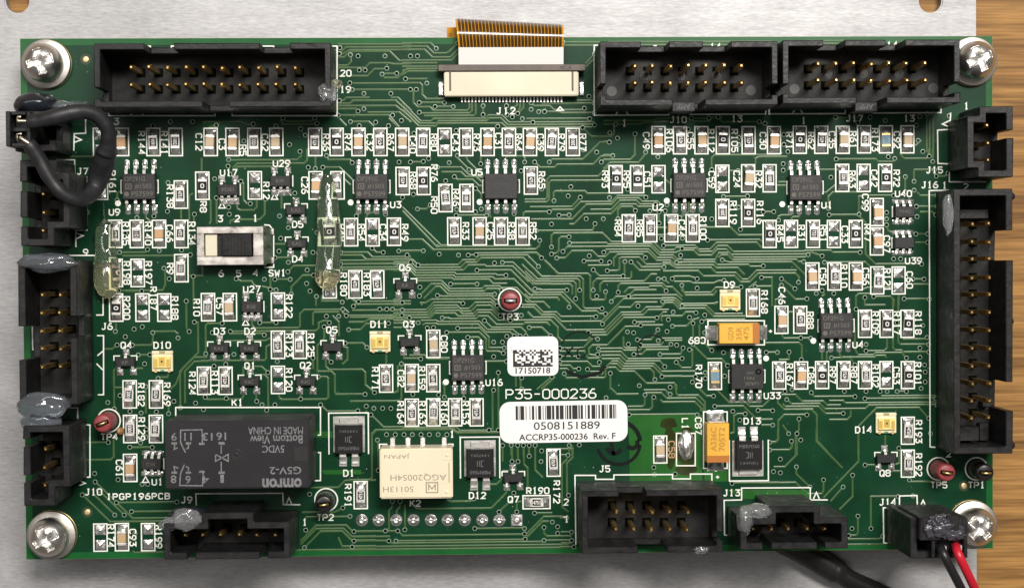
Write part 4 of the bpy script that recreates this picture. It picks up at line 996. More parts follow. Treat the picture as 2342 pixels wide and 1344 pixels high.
for k, vx in enumerate((827.6, 866, 906.4, 946, 985.5, 1024, 1063, 1103, 1142, 1182)):
    x, y = U(vx, 1188.6); KEEP.append((vx - 16, 1172, vx + 16, 1205))
    if k < 9:
        mb = MB().lathe([(0.86, 0.02), (0.74, 0.10), (0.50, 0.30), (0.36, 0.52), (0.26, 0.60), (0.20, 0.52), (0.0, 0.50)], n=20)
    else:
        mb = MB().taper(-0.86, 0.86, -0.86, 0.86, 0.012, 0.14, 0.1).lathe([(0.6, 0.13), (0.36, 0.48), (0.2, 0.5), (0, 0.45)], n=20)
    o = bp('pin_joint', mb.mesh('pin_joint', solder), (x, y, 0.0), random.random() * 6 if k < 9 else 0, 'square soldered pin at the end of the pin row below the pale relay' if k == 9 else None)
    bp('pad_ring', MB().lathe([(1.12, 0.012), (0.88, 0.018)], n=24, smooth=False).mesh('ring', hole_g), (x, y, 0.0))

# ------------------------------------------------------------------ vias (after everything that may cover them is known)
def covered(px, py): return any(a < px < c and b < py < d for a, b, c, d in KEEP)
KEEP += [(205, 90, 775, 262), (1362, 92, 1778, 258), (1786, 90, 2196, 254), (1000, 100, 1340, 234), (445, 510, 628, 615), (380, 955, 722, 1120), (868, 1008, 1038, 1145),
         (1160, 768, 1280, 860), (1142, 915, 1437, 1014), (2145, 432, 2320, 1040), (2172, 244, 2320, 410), (370, 1165, 690, 1280), (1322, 1102, 1660, 1264), (1660, 1142, 1940, 1260),
         (2020, 1158, 2220, 1278), (20, 240, 170, 1160), (40, 84, 165, 205)]
tm = MB(); vm = MB(); vh = MB(); vg = MB()
edge_tags = {'c': 360, 'a': 360, 'b': 360}
vias = list(VIAS)
for tr in traces:
    zid = tr.pop()
    x0, y0, s = ZR[zid]; wpx = 2342 * 0
    jz = random.random() * 0.008
    Q_ = [U(*p) for p in tr]
    for i in range(1, len(Q_)):          # straighten runs that are meant to be level or upright, and even out the bends to 45 degrees
        dx_, dy_ = Q_[i][0] - Q_[i - 1][0], Q_[i][1] - Q_[i - 1][1]
        if abs(dy_) < 0.16 * abs(dx_): Q_[i] = (Q_[i][0], Q_[i - 1][1])
        elif abs(dx_) < 0.16 * abs(dy_): Q_[i] = (Q_[i - 1][0], Q_[i][1])
        elif 0.6 < abs(dx_ / dy_) < 1.6 and i < len(Q_) - 1:
            Q_[i] = (Q_[i - 1][0] + math.copysign(abs(dy_), dx_), Q_[i][1])
    tm.ribbon(Q_, 0.27, 0.004 + jz, top=0.09, h=0.022)
    zw = {'c': 360, 'a': 360, 'b': 360, 'E': 502, 'J': 502, 'O': 502, 'P': 480, 'Q': 500, 'R': 500, 'S': 500, 'T': 602}.get(zid, 480)
    zh = {'c': 270, 'a': 270, 'b': 270, 'P': 344, 'Q': 400, 'R': 364, 'S': 364, 'T': 364}.get(zid, 360)
    for p in (tr[0], tr[-1]):
        if x0 + 5 < p[0] < x0 + zw - 5 and y0 + 5 < p[1] < y0 + zh - 5: 
            if random.random() < 0.8: vias.append(p)
done = []
for k, (px, py) in enumerate(vias):
    if covered(px, py) or any(abs(px - a) < 12 and abs(py - b) < 12 for a, b in done): continue
    done.append((px, py)); x, y = U(px, py)
    vm.lathe([(0.34, 0.01), (0.32, 0.042), (0.255, 0.046), (0.24, 0.030)], x, y, 12, smooth=False)
    (vh if (k * 13) % 10 < 7 else vg).disc(x, y, 0.245, 0.036, 12)
o = bp('copper_trace', tm.mesh('copper_trace', trace_m), label='fine raised copper lines running across the green board'); o['kind'] = 'stuff'
o = bp('via', vm.mesh('via', ring_m), label='tiny ringed holes scattered over the green board'); o['kind'] = 'stuff'
o = bp('bore_disc', vh.mesh('bore_disc', hole_shade)); o['kind'] = 'stuff'  # flat black discs, the dark of the drilled holes put into colour
o = bp('bore_disc', vg.mesh('tented_bore', hole_g)); o['kind'] = 'stuff'
print('vias', len(done), 'traces', len(traces))
for px, py in ((196, 136), (200, 1170), (2205, 1110)):
    x, y = U(px, py)
    o = bp('fiducial_mark', MB().lathe([(0.40, 0.02), (0.36, 0.04), (0, 0.04)], n=20).mesh('fiducial', M('gold_pad', (0.80, 0.60, 0.33), 0.45, metal=0.7)), (x, y, 0))
    put('clearance_ring', MB().lathe([(0.76, 0.013), (0.40, 0.014)], n=24, smooth=False).mesh('ring', M('bare_laminate', (0.030, 0.045, 0.014), 0.5)), o)

# ------------------------------------------------------------------ shrouded pin headers
def shroud(outline, ztop, zfloor, t, gaps, pins, ztip, label, name='pin_header', mat=blackp, snap_r=True, pinmat=gold, pin_w=0.64):
    """outline: photograph pixels of the rim's outer edge (clockwise in the picture, from the upper left); gaps: (edge, from, to, height)"""
    P = [list(U(px, py, ztop)) for px, py in outline]; n = len(P)
    for i in range(n):
        j = (i + 1) % n
        if abs(P[i][0] - P[j][0]) < abs(P[i][1] - P[j][1]): m_ = (P[i][0] + P[j][0]) / 2; P[i][0] = P[j][0] = m_
        else: m_ = (P[i][1] + P[j][1]) / 2; P[i][1] = P[j][1] = m_
    P = [Vector(p) for p in P]
    area2 = sum(P[i].x * P[(i + 1) % n].y - P[(i + 1) % n].x * P[i].y for i in range(n))
    sg = -1 if area2 < 0 else 1
    Q = []
    for i in range(n):
        d1 = (P[i] - P[i - 1]).normalized(); d2 = (P[(i + 1) % n] - P[i]).normalized()
        n1 = Vector((-d1.y, d1.x)) * sg; n2 = Vector((-d2.y, d2.x)) * sg
        Q.append(P[i] + (n1 + n2) * t)
    cx = sum(p.x for p in P) / n; cy = sum(p.y for p in P) / n
    segs = []     # (outer a, outer b, inner a, inner b, height)
    for i in range(n):
        j = (i + 1) % n; a, b, qa, qb = P[i], P[j], Q[i], Q[j]
        d = (b - a); L = d.length; dn = d / L
        cuts = []
        for g in gaps:
            if g[0] == i:
                ver = abs(dn.x) < abs(dn.y)
                mid = outline[i]
                if ver:
                    ya = U(mid[0], g[1], ztop)[1]; yb = U(mid[0], g[2], ztop)[1]
                    ta, tb = sorted(((ya - a.y) / d.y, (yb - a.y) / d.y))
                else:
                    xa = U(g[1], mid[1], ztop)[0]; xb = U(g[2], mid[1], ztop)[0]
                    ta, tb = sorted(((xa - a.x) / d.x, (xb - a.x) / d.x))
                cuts.append((ta, tb, g[3]))
        cuts.sort(); pos = 0.0; lst = []
        for ta, tb, h in cuts:
            if ta > pos: lst.append((pos, ta, ztop))
            lst.append((ta, tb, h)); pos = tb
        lst.append((pos, 1.0, ztop))
        nin = Vector((-dn.y, dn.x)) * sg * t
        for ta, tb, h in lst:
            oa = a + d * ta; ob = a + d * tb
            ia = qa if ta == 0.0 else oa + nin; ib = qb if tb == 1.0 else ob + nin
            segs.append((oa, ob, ia, ib, h))
    mb = MB(); m = len(segs)
    for k in range(m):
        oa, ob, ia, ib, h = segs[k]
        c = lambda p, z: (p.x - cx, p.y - cy, z)
        vs = [c(oa, 0), c(ob, 0), c(ob, h), c(oa, h), c(ia, 0), c(ib, 0), c(ib, h), c(ia, h)]
        mb.add(vs, [[0, 1, 2, 3], [5, 4, 7, 6], [3, 2, 6, 7]])
        nx = segs[(k + 1) % m][4]
        if nx < h: mb.add([c(ob, nx), c(ib, nx), c(ib, h), c(ob, h)], [[0, 1, 2, 3]])
        pv = segs[k - 1][4]
        if pv < h: mb.add([c(oa, pv), c(ia, pv), c(ia, h), c(oa, h)], [[0, 1, 2, 3]])
    o = bp(name, mb.mesh('housing', mat, 0.10, weld=True), (cx, cy, 0.0), 0, label)
    fm = MB().prism([(q.x - cx, q.y - cy) for q in Q], 0.3, zfloor)
    put('floor', fm.mesh('floor', blackp2), o)
    pm = MB()
    w = pin_w / 2
    pm.box(-w, w, -w, w, 0, ztip - 0.45 - zfloor)
    zt = ztip - 0.45 - zfloor
    pm.add([(-w, -w, zt), (w, -w, zt), (w, w, zt), (-w, w, zt), (-w * .45, -w * .45, zt + .45), (w * .45, -w * .45, zt + .45), (w * .45, w * .45, zt + .45), (-w * .45, w * .45, zt + .45)],
           [[0, 1, 5, 4], [1, 2, 6, 5], [2, 3, 7, 6], [3, 0, 4, 7], [4, 5, 6, 7]])
    pme = pm.mesh('pin', pinmat, 0.03)
    well_patch = MB().box(-0.62, 0.62, -0.62, 0.62, 0.0, 0.012).mesh('well_patch', hole_shade)  # flat black square painting the shade of the pocket round each pin
    for px, py in pins:
        x, y = U(px, py, ztip)
        p = put('pin', pme, o, (x - cx + random.uniform(-.04, .04), y - cy + random.uniform(-.04, .04), zfloor))
        p.rotation_euler = (random.uniform(-.012, .012), random.uniform(-.012, .012), 0)
        put('pin_well_shade', well_patch, o, (x - cx, y - cy, zfloor))
    return o, Vector((cx, cy, 0))
def grid(xs, ys): return [(x, y) for y in ys for x in xs]
def lin(a, b, n): return [a + (b - a) * i / (n - 1) for i in range(n)]

ZI = 9.4
hdr20, _ = shroud([(215, 100), (757, 98), (757, 244), (215, 246)], ZI, 2.0, 0.85,
       [(0, 330, 398, 5.0), (0, 594, 663, 5.0), (2, 463, 525, 3.4), (3, 200, 226, 4.0), (1, 205, 226, 5.0)],
       grid(lin(300, 674, 10), (154, 193)), 8.6, 'long black twenty-pin socket with chipped walls')
ej = []
for outl_px, gaps, pxs, pys, lab in [
    ([(1372, 96), (1779, 94), (1779, 240), (1372, 242)], [(0, 1466, 1530, 4.6), (0, 1608, 1672, 4.6), (2, 1538, 1613, 3.0), (1, 192, 217, 4), (3, 192, 217, 4)],
     lin(1452, 1697, 7), (150, 189), 'black fourteen-pin socket beside the flat cable connector'),
    ([(1790, 93), (2196, 90), (2196, 235), (1790, 238)], [(0, 1883, 1932, 4.6), (0, 2026, 2070, 4.6), (2, 1959, 2028, 3.0), (1, 188, 212, 4), (3, 192, 215, 4)],
     lin(1871, 2115, 7), (145, 184), 'black fourteen-pin socket pressing against a corner screw')]:
    o, c = shroud(outl_px, ZI, 2.0, 0.85, gaps, grid(pxs, pys), 8.6, lab)
    gx = (gaps[2][1] + gaps[2][2]) / 2 - 12
    tx, ty = U(gx, 246, 5.0)
    tab = put('latch_tab', MB().box(-1.6, 1.6, -0.55, 0.75, 1.0, 5.0).mesh('latch_tab', blackp, 0.08), o, (tx - c.x, ty - c.y, 0))
    fx, fy = pxs, pys
    put('moulded_mark', font_text('AMP', 1.9, 0.7, laser2), o, (tx - c.x, ty - c.y + 0.1, 5.004), math.pi)
    for q in (0.7, 2.7, 4.7):
        ex, ey = U(pxs[0] + q * 41 - 5, (pys[0] + pys[1]) / 2 + 3, 2.6)
        put('ejector_mark', MB().lathe([(0.72, 0.0), (0.70, 0.03), (0.0, 0.03)], n=20, smooth=False).mesh('ejector', blackp), o, (ex - c.x, ey - c.y, 2.0))
    for ex, ey in ((pxs[0] - 52, pys[1] + 19), (pxs[-1] + 22, pys[1] + 17)):
        x, y = U(ex, ey, 2.6)
        put('ejector_mark', MB().lathe([(0.74, 0.0), (0.72, 0.03), (0.0, 0.03)], n=20, smooth=False).mesh('ejector', M('scuffed_nylon', (0.05, 0.05, 0.05), 0.5)), o, (x - c.x, y - c.y, 2.0))
shroud([(1331, 1121), (1653, 1119), (1653, 1262), (1331, 1264)], ZI, 2.0, 0.85, [(0, 1415, 1478, 6.0), (2, 1459, 1526, 2.7), (1, 1215, 1240, 5)],
       grid(lin(1409.5, 1572.5, 5), (1171, 1210)), 8.6, 'black ten-pin socket beside the print J5')
shroud([(43, 594), (177, 594), (177, 925), (43, 925)], ZI, 2.0, 0.95, [(3, 746, 823, 2.0), (1, 722, 772, 5.0)],
       grid((96, 137), (673, 715, 756, 797, 839)), 8.6, 'black ten-pin socket beside the print J6, glue at both ends')
hdr24, c24 = shroud([(2181, 433), (2316, 431), (2316, 1036), (2181, 1038)], 8.4, 1.0, 0.95, [(1, 526, 595, 0.8), (1, 873, 939, 0.8)],
       [(x, y) for y in (511, 553, 592, 634.6, 673.5, 715, 756, 796.5, 837, 877, 917, 955) for x in (2224, 2263)], 8.4,
       'tall black twenty-four-pin socket overhanging the wooden desk')
for kx, ky in ((2314, 449), (2311, 735), (2314, 1018)):
    x, y = U(kx, ky, 7.6)
    put('side_knob', MB().lathe([(0.55, 4.0), (0.55, 7.4), (0.4, 7.7), (0.0, 7.75)], n=18).mesh('knob', blackp), hdr24, (x - c24.x, y - c24.y, 0))
for (ax_, ay_, bx_, by_, zz_) in ((2194, 478, 2262, 500, 3.4), (2194, 975, 2240, 1008, 4.2), (2240, 966, 2262, 1008, 2.4), (2247, 918, 2268, 930, 3.0)):
    x, y, w_, h_ = U((ax_ + bx_) / 2, (ay_ + by_) / 2, zz_) + ((bx_ - ax_) / 16.4, (by_ - ay_) / 16.4)
    put('keying_block', MB().box(-w_ / 2, w_ / 2, -h_ / 2, h_ / 2, 0.5, zz_).mesh('keying_block', blackp, 0.08), hdr24, (x - c24.x, y - c24.y, 0))
ZM = 11.0
shroud([(375, 1195), (461, 1195), (461, 1172), (580, 1171), (580, 1193), (664, 1193), (664, 1276), (375, 1278)], ZM, 3.0, 0.9,
       [(6, 428, 447, 3.2), (6, 594, 613, 3.2)], [(x, 1222) for x in lin(423, 629, 6)], 9.0, 'black six-pin socket beside the print J9', pin_w=0.6)
shroud([(1693, 1184), (1760, 1184), (1760, 1157), (1876, 1156), (1876, 1182), (1939, 1182), (1939, 1253), (1693, 1256)], ZM, 3.0, 0.9,
       [(6, 1744, 1765, 3.2), (6, 1868, 1887, 3.2)], [(x, 1209) for x in lin(1723, 1886, 5)], 9.0, 'black five-pin socket above the thick black cable', pin_w=0.6)
shroud([(2212, 265), (2240, 265), (2240, 244), (2317, 243), (2317, 404), (2237, 406), (2237, 384), (2212, 384)], 9.0, 2.2, 0.95,
       [(3, 297, 316, 2.4)], [(2259, y) for y in (286, 327, 366)], 8.2, 'black three-pin socket beside the print J15', pin_w=0.6)
shroud([(47, 366), (131, 366), (131, 395), (160, 395), (160, 522), (124, 522), (124, 562), (47, 562)], 10.0, 2.6, 0.95,
       [(7, 415, 437, 2.6), (7, 497, 518, 2.6)], [(99, 443), (99, 485), (97, 527)], 8.6, 'black three-pin socket beside the print J7', pin_w=0.6)
shroud([(54, 972), (160, 972), (160, 1112), (126, 1112), (126, 1156), (54, 1156)], 10.0, 2.6, 0.95,
       [(5, 1003, 1022, 2.6), (5, 1086, 1104, 2.6)], [(103, 1028), (103, 1068), (103, 1110)], 8.6, 'black three-pin socket below the milky glue lump', pin_w=0.6)
shroud([(34, 254), (128, 254), (128, 346), (34, 346)], 8.6, 2.6, 0.95, [(1, 285, 320, 5)], [], 8, 'black two-pin socket under the jumper plug')
hdr14, c14 = shroud([(2082, 1184), (2213, 1183), (2213, 1275), (2082, 1276)], 12.6, 3.0, 0.95, [], [], 9, 'black deep socket holding the red and black wire plug')

# ------------------------------------------------------------------ relays
def top_rect(px0, py0, px1, py1, z):
    ax, ay = U(px0, py1, z); bx, by = U(px1, py0, z)
    return (ax + bx) / 2, (ay + by) / 2, bx - ax, by - ay
cx, cy, w, h = top_rect(378.5, 959, 706.5, 1118, 10.5)
o = bp('relay', MB().box(-w / 2, w / 2, -h / 2, h / 2, 0.25, 10.5).mesh('relay_body', relay_b, 0.16, seg=2), (cx, cy, 0), 0, 'large dark grey box relay with upside-down grey lettering')
def rl(px, py, txt, wpx, hpx, rot=180, bold=0.012):
    x, y = U(px, py, 10.5)
    put('marking', font_text(txt, wpx / 16.75, hpx / 16.75, relay_t, bold), o, (x - cx, y - cy, 10.506), math.radians(rot))
rl(630, 984, 'MADE IN CHINA', 125, 17); rl(632, 1004, 'Bottom View', 120, 19); rl(625, 1026, '5VDC', 50, 17)
rl(653, 1075, 'G5V-2', 72, 17); rl(645, 1103, 'omron', 90, 21, 180, 0.035)
for px, py, t, wp in ((398, 998, '9', 12), (430, 998, '11', 17), (475, 998, '13', 22), (506, 997, '16', 22), (397, 1095, '8', 13), (430, 1096, '6', 12), (470, 1096, '4', 15), (508, 1094, '1', 8)):
    rl(px, py, t, wp, 18)
def rline(pts, w=0.16):
    P = [(U(px, py, 10.5)[0] - cx, U(px, py, 10.5)[1] - cy) for px, py in pts]
    put('marking', MB().ribbon(P, w, 10.504 + random.random() * .006).mesh('line', relay_t), o)
rline([(424, 1037 - 3), (413, 1011), (413, 983), (462, 982), (463, 1013)]); rline([(455, 1014), (468, 1014)], .3); rline([(425, 1013), (437, 1013)], .3); rline([(392, 1013), (405, 1013)], .3)
rline([(422, 1061), (413, 1082), (411, 1109), (463, 1110), (465, 1078)]); rline([(455, 1078), (468, 1078)], .3); rline([(425, 1080), (437, 1080)], .3); rline([(392, 1080), (405, 1080)], .3)
rline([(506, 1018), (506, 1037)]); rline([(500, 1013), (514, 1013)], .35); rline([(506, 1055), (506, 1080)]); rline([(500, 1080), (514, 1080)], .35)
rline([(493, 1038), (522, 1054), (522, 1038), (493, 1054), (493, 1038)]); rline([(431, 1015), (431, 1024), (425, 1026)]); rline([(400, 1015), (398, 1027), (406, 1023)])
rline([(431, 1077), (431, 1068), (425, 1066)]); rline([(400, 1077), (398, 1066), (408, 1070)])
x, y = U(541, 1038, 10.5)
put('vent_boss', MB().lathe([(0.72, 0.0), (0.66, 0.03), (0.60, -0.02), (0.25, -0.02), (0.2, 0.05), (0, 0.06)], n=24).mesh('boss', relay_b), o, (x - cx, y - cy, 10.51))
x, y = U(689, 1037, 10.5)
put('corner_recess', MB().box(-0.9, 0.95, -1.0, 1.0, 0, 0.03).mesh('recess', mould2, 0.02), o, (x - cx - 0.05, y - cy, 10.5))
designator('K1', 543, 920, 0)
sprint([(402, 950), (402, 931), (733, 931), (733, 994), (727, 994)]); sprint([(727, 1034), (733, 1034), (733, 1098), (720, 1098)])

cx, cy, w, h = top_rect(869, 1024, 1035, 1140, 5.2)
o = bp('relay', MB().box(-w / 2, w / 2, -h / 2, h / 2, 0.3, 5.2).mesh('relay_body', ivory, 0.18, seg=2), (cx, cy, 0), 0, 'small ivory box relay with upside-down grey lettering')
def r2(px, py, txt, wpx, hpx):
    x, y = U(px, py, 5.2); put('marking', font_text(txt, wpx / 16.4, hpx / 16.4, ivory_mark, 0.0), o, (x - cx, y - cy, 5.204), math.pi)
r2(908, 1042, 'JAPAN', 58, 12); r2(957, 1090, 'AGQ200S4H', 128, 16); r2(911, 1118, '50113H', 70, 13)
x, y = U(988, 1114, 5.2)
put('marking', MB().ribbon([(-.8, -.7), (.8, -.7), (.8, .7), (-.8, .7)], .16, 0, closed=True).ribbon([(-.45, .4), (-.45, -.4), (0, .2), (.45, -.4), (.45, .4)], .16, .003).mesh('logo', ivory_mark), o, (x - cx, y - cy, 5.204), math.pi)
x, y = U(1027, 1080, 5.2); put('marking', MB().box(-.06, .06, -1.4, 1.4, 0, .006).mesh('bar', ivory_mark), o, (x - cx, y - cy, 5.2))
for px, py in ((1022, 1040), (1021, 1124)):
    x, y = U(px, py, 5.2)
    put('corner_step', MB().box(-0.68, 0.68, -0.72, 0.72, 0, 0.05).mesh('step', ivory, 0.05), o, (x - cx, y - cy, 5.2))
    put('corner_pip', MB().lathe([(0.28, 0.05), (0.2, 0.12), (0, 0.13)], n=14).mesh('pip', ivory), o, (x - cx, y - cy, 5.2))
for k, px in enumerate((898, 933, 967, 1016)):
    x, y = U(px, 1010, 0.5)
    put('lead', MB().taper(-0.45, 0.45, -0.9, 0.75, 0.02, 0.6, 0.18).mesh('lead', solder, 0.12, seg=2), o, (x - cx, y - cy, 0))
designator('K2', 950, 1150, 0); designator('1', 1034, 992, 0)
sprint([(868, 1026), (868, 1015), (886, 1015)]); sprint([(1024, 1015), (1036, 1015), (1036, 1020)])

# ------------------------------------------------------------------ slide switch
cx, cy, w, h = top_rect(450, 517, 603, 607, 3.4)
ax, ay = U(468, 586, 3.4); bx, by = U(578, 534, 3.4)
wx0, wx1, wy0, wy1 = ax - cx, bx - cx, ay - cy, by - cy
W2, H2 = w / 2, h / 2
mb = MB()
for (a, b, c, d) in ((-W2, W2, wy1, H2), (-W2, W2, -H2, wy0), (-W2, wx0, wy0, wy1), (wx1, W2, wy0, wy1)): mb.box(a, b, c, d, 3.15, 3.4)
mb.box(-W2, -W2 + .25, -H2, H2, 0.2, 3.15); mb.box(W2 - .25, W2, -H2, H2, 0.2, 3.15)
mb.box(-W2 + .25, W2 - .25, -H2, -H2 + .25, 0.2, 3.15); mb.box(-W2 + .25, W2 - .25, H2 - .25, H2, 0.2, 3.15)
for s in (-1, 1): mb.box(W2, W2 + 1.1, s * (H2 - .7) - .5, s * (H2 - .7) + .5, 0.05, 0.35)
o = bp('slide_switch', mb.mesh('shell', M('switch_shell', (0.62, 0.585, 0.54), 0.34, metal=1.0, bump=(900, 0.5, 0.06), rvar=(600, 0.25, 0.45)), 0.09), (cx, cy, 0), 0, 'metal slide switch with a black ribbed slider')
put('end_flange', MB().add([(W2 - .02, -H2 + .1, 3.32), (W2 - .02, H2 - .1, 3.32), (W2 + .75, H2 - .25, 0.6), (W2 + .75, -H2 + .25, 0.6)], [[0, 1, 2, 3]]).mesh('flange', MATS['switch_shell']), o)
put('white_bed', MB().box(wx0 - .4, wx1 + .4, wy0 - .4, wy1 + .4, 0.5, 2.1).mesh('bed', cream), o)
put('white_block', MB().box(wx0 + .03, wx0 + 1.68, wy0 + .03, wy1 - .03, 2.1, 2.95).mesh('block', cream, .05), o)
sx0, sx1 = wx0 + 1.72, wx1 - 0.06
mb = MB().box(sx0, sx1, wy0 + .04, wy1 - .04, 2.1, 2.8).box(sx0 + 0.85, sx1 - 0.05, wy0 + .04, wy1 - .04, 2.8, 4.0)
for i in range(8):
    rx = sx0 + 0.9 + i * (sx1 - sx0 - 1.0) / 8
    mb.box(rx, rx + 0.22, wy0 + .1, wy1 - .1, 4.0, 4.10)
put('slider', mb.mesh('slider', blackp, 0.03), o)
for px, py, t in ((504, 500, '3'), (543, 500, '2'), (584, 499, '1'), (506, 625, '6'), (546, 625, '5'), (585, 624, '4')): designator(t, px, py, 0)
designator('SW1', 634, 624, 0)
sprint([(604, 514), (616, 515), (626, 527), (626, 611), (604, 611)])

# ------------------------------------------------------------------ flat cable connector and ribbon
cx, cy, w, h = top_rect(1016, 164, 1323, 220, 1.9)
mb = MB().box(-w / 2, w / 2, -h / 2, h / 2, 0.1, 1.9)
o = bp('flat_cable_connector', mb.mesh('connector_body', cream, 0.12, seg=2), (cx, cy, 0), 0, 'long cream connector clamping the amber ribbon, beside the print J12')
ax, ay, aw, ah = top_rect(1002, 147, 1339, 163, 2.1)
put('actuator_bar', MB().box(-aw / 2, aw / 2, -ah / 2, ah / 2 , 0.9, 2.1).mesh('bar', brown_p, 0.08), o, (ax - cx, ay - cy - 0.0, 0))
for px in (1029.5, 1309.5):
    x, y = U(px, 185, 1.9); put('side_slot', MB().box(-.14, .14, -1.45, 1.3, 1.9, 1.915).mesh('slot', brown_p), o, (x - cx, y - cy, 0))
for px0, px1 in ((1001, 1016), (1323, 1337)):
    x0, y0 = U(px0, 221); x1, y1 = U(px1, 186)
    s = MB().taper(x0, x1, y0, y1, 0.02, 0.5, 0.12)
    put('solder_tab', MB().taper(x0 - cx, x1 - cx, y0 - cy, y1 - cy, 0.02, 0.55, 0.14).mesh('tab', solder, 0.08), o)
fl = MB().box(-.11, .11, -.8, .1, 0.03, 0.28).mesh('contact', tin)
for i in range(30):
    x, y = U(1056.5 + i * 7.85, 221, 0.2); put('contact', fl, o, (x - cx, y - cy, 0))
x, y = U(1295, 155, 2.1); put('moulded_mark', font_text('BCA', 1.6, 0.5, ink), o, (x - cx, y - cy, 2.105))
designator('J12', 1157, 254, 0, pitch=1.0)
designator('^', 1281, 248, 0, h=0.6, w=0.9)

rb = node('ribbon_cable', (*U(1168, 128, 0), 0.0)); rb['base_z'] = 0.0
tag(rb, 'amber flat ribbon cable with a white end, looping up over the board edge', 'ribbon cable')
R0 = Vector((*U(1168, 128, 0), 0))
def local(me_pts): return [(x - R0.x, y - R0.y, z) for x, y, z in me_pts]
x0, y0 = U(1049, 152, 1.5); x1, y1 = U(1288.5, 109, 1.5)
put('stiffener', MB().add(local([(x0, y0, 1.35), (x1, y0, 1.35), (x1, y1, 1.75), (x0, y1, 1.75), (x0, y0, 1.5), (x1, y0, 1.5), (x1, y1, 1.9), (x0, y1, 1.9)]),
    [[0, 1, 5, 4], [1, 2, 6, 5], [2, 3, 7, 6], [3, 0, 4, 7], [4, 5, 6, 7], [3, 2, 1, 0]]).mesh('stiffener', stiff), rb)
# loop profile, measured along y from the stiffener end: (dy, z)
prof = [(0.0, 1.85), (0.5, 2.05), (1.1, 2.25), (1.8, 2.25), (2.5, 1.95), (3.1, 1.35), (3.6, 0.45), (3.85, -0.6), (3.8, -1.8), (3.5, -2.9), (2.9, -3.8), (1.9, -4.3), (0.5, -4.5), (-6.0, -4.6)]
pr = [(p.x, p.y) for p in catmull([(a, b, 0) for a, b in prof], 5)]
def band(xa, xb, off, z_off, k):
    vs = []
    for j, (dy, z) in enumerate(pr):
        # outward normal of the profile
        a = pr[max(j - 1, 0)]; b = pr[min(j + 1, len(pr) - 1)]
        d = Vector((b[0] - a[0], b[1] - a[1])).normalized(); nn = Vector((-d.y, d.x))
        for x in (xa, xb):
            f = (x - x0) / (x1 - x0); sk = 1.16 - 0.24 * f
            yy = y1 + dy * sk + nn.x * z_off; zz = z + nn.y * z_off
            xx = x - 0.42 * min(1, max(0, dy / 3.8)) * (1 - f * 1.1)
            vs.append((xx, yy, zz))
    fs = [[2 * j, 2 * j + 1, 2 * j + 3, 2 * j + 2] for j in range(len(pr) - 1)]
    return local(vs), fs
fm = MB(); v1, f1 = band(x0, x1, 0, 0.0, 0); fm.add(v1, f1, True)
put('film', fm.mesh('film', kapton), rb)
cm = MB(); pitch = (x1 - x0 - 0.9) / 29
for i in range(30):
    xa = x0 + 0.45 + i * pitch - 0.20
    v1, f1 = band(xa, xa + 0.38, 0, 0.03, 0); cm.add(v1, f1, True)
c_ = put('conductor', cm.mesh('conductor', kap_line), rb); c_['kind'] = 'stuff'
tx0, ty0 = U(1022, 90, -2.0); tx1, ty1 = U(1050, 63, -2.0)
put('side_tab', MB().box(tx0 - R0.x, tx1 - R0.x, ty0 - R0.y, ty1 - R0.y, -2.1, -2.0).mesh('side_tab', kapton), rb)
put('tab_print', MB().lathe([(0.26, 0), (0.16, 0)], n=14, smooth=False).mesh('tab_ring', kap_line), rb, (tx0 - R0.x + 0.5, ty0 - R0.y + 0.6, -1.99))

# ------------------------------------------------------------------ test points
for rx, ry, tx, ty, mt, des, lx, ly, ang in [(1166, 685.5, 1168, 687.5, red_bead, 'TP3', 1166, 724, 0.0), (249, 961, 237, 967, red_bead, 'TP4', 250, 998, 0.35),
                                   (2146, 1071, 2162, 1080, red_bead, 'TP5', 2147, 1108, -0.12), (2233, 1071, 2249, 1080, black_bead, 'TP1', 2233, 1108, -0.05), (746, 1142, 741, 1152, black_bead, 'TP2', 744, 1182, 0.1)]:
    x, y = U(rx, ry)
    bp('outline_print', MB().ribbon([(1.62 * math.cos(2 * math.pi * i / 40), 1.62 * math.sin(2 * math.pi * i / 40)) for i in range(40)], 0.19, 0.048, closed=True).mesh('ring', silk), (x, y, 0))
    col = 'red' if mt is red_bead else 'black'
    xt, yt = U(tx, ty, 3.4)
    o = bp('test_point', MB().lathe([(1.28, 0.1), (1.32, 0.5), (1.30, 3.6), (1.20, 4.05), (0.95, 4.17), (0.0, 4.17)], n=32).mesh('bead', mt), (x, y, 0), 0, 'round %s bead test point beside the print %s' % (col, des))
    o.rotation_euler = (0, 0, ang)
    d = Vector((xt - x, yt - y, 3.4)).normalized(); o.rotation_euler = (math.asin(max(-.15, min(.15, -d.y * 0.25))), math.asin(max(-.15, min(.15, d.x * 0.25))), ang)
    put('slot', MB().box(-0.95, 0.95, -0.30, 0.30, 4.17, 4.18).mesh('slot', hole_shade), o)
    put('wire_loop', MB().tube([(-0.62, 0, 3.9), (-0.60, 0, 4.5), (-0.4, 0, 4.75), (0, 0, 4.83), (0.4, 0, 4.75), (0.60, 0, 4.5), (0.62, 0, 3.9)], 0.17, 8).mesh('wire_loop', brass_m if ang else tin), o)
    designator(des, lx, ly, 0)

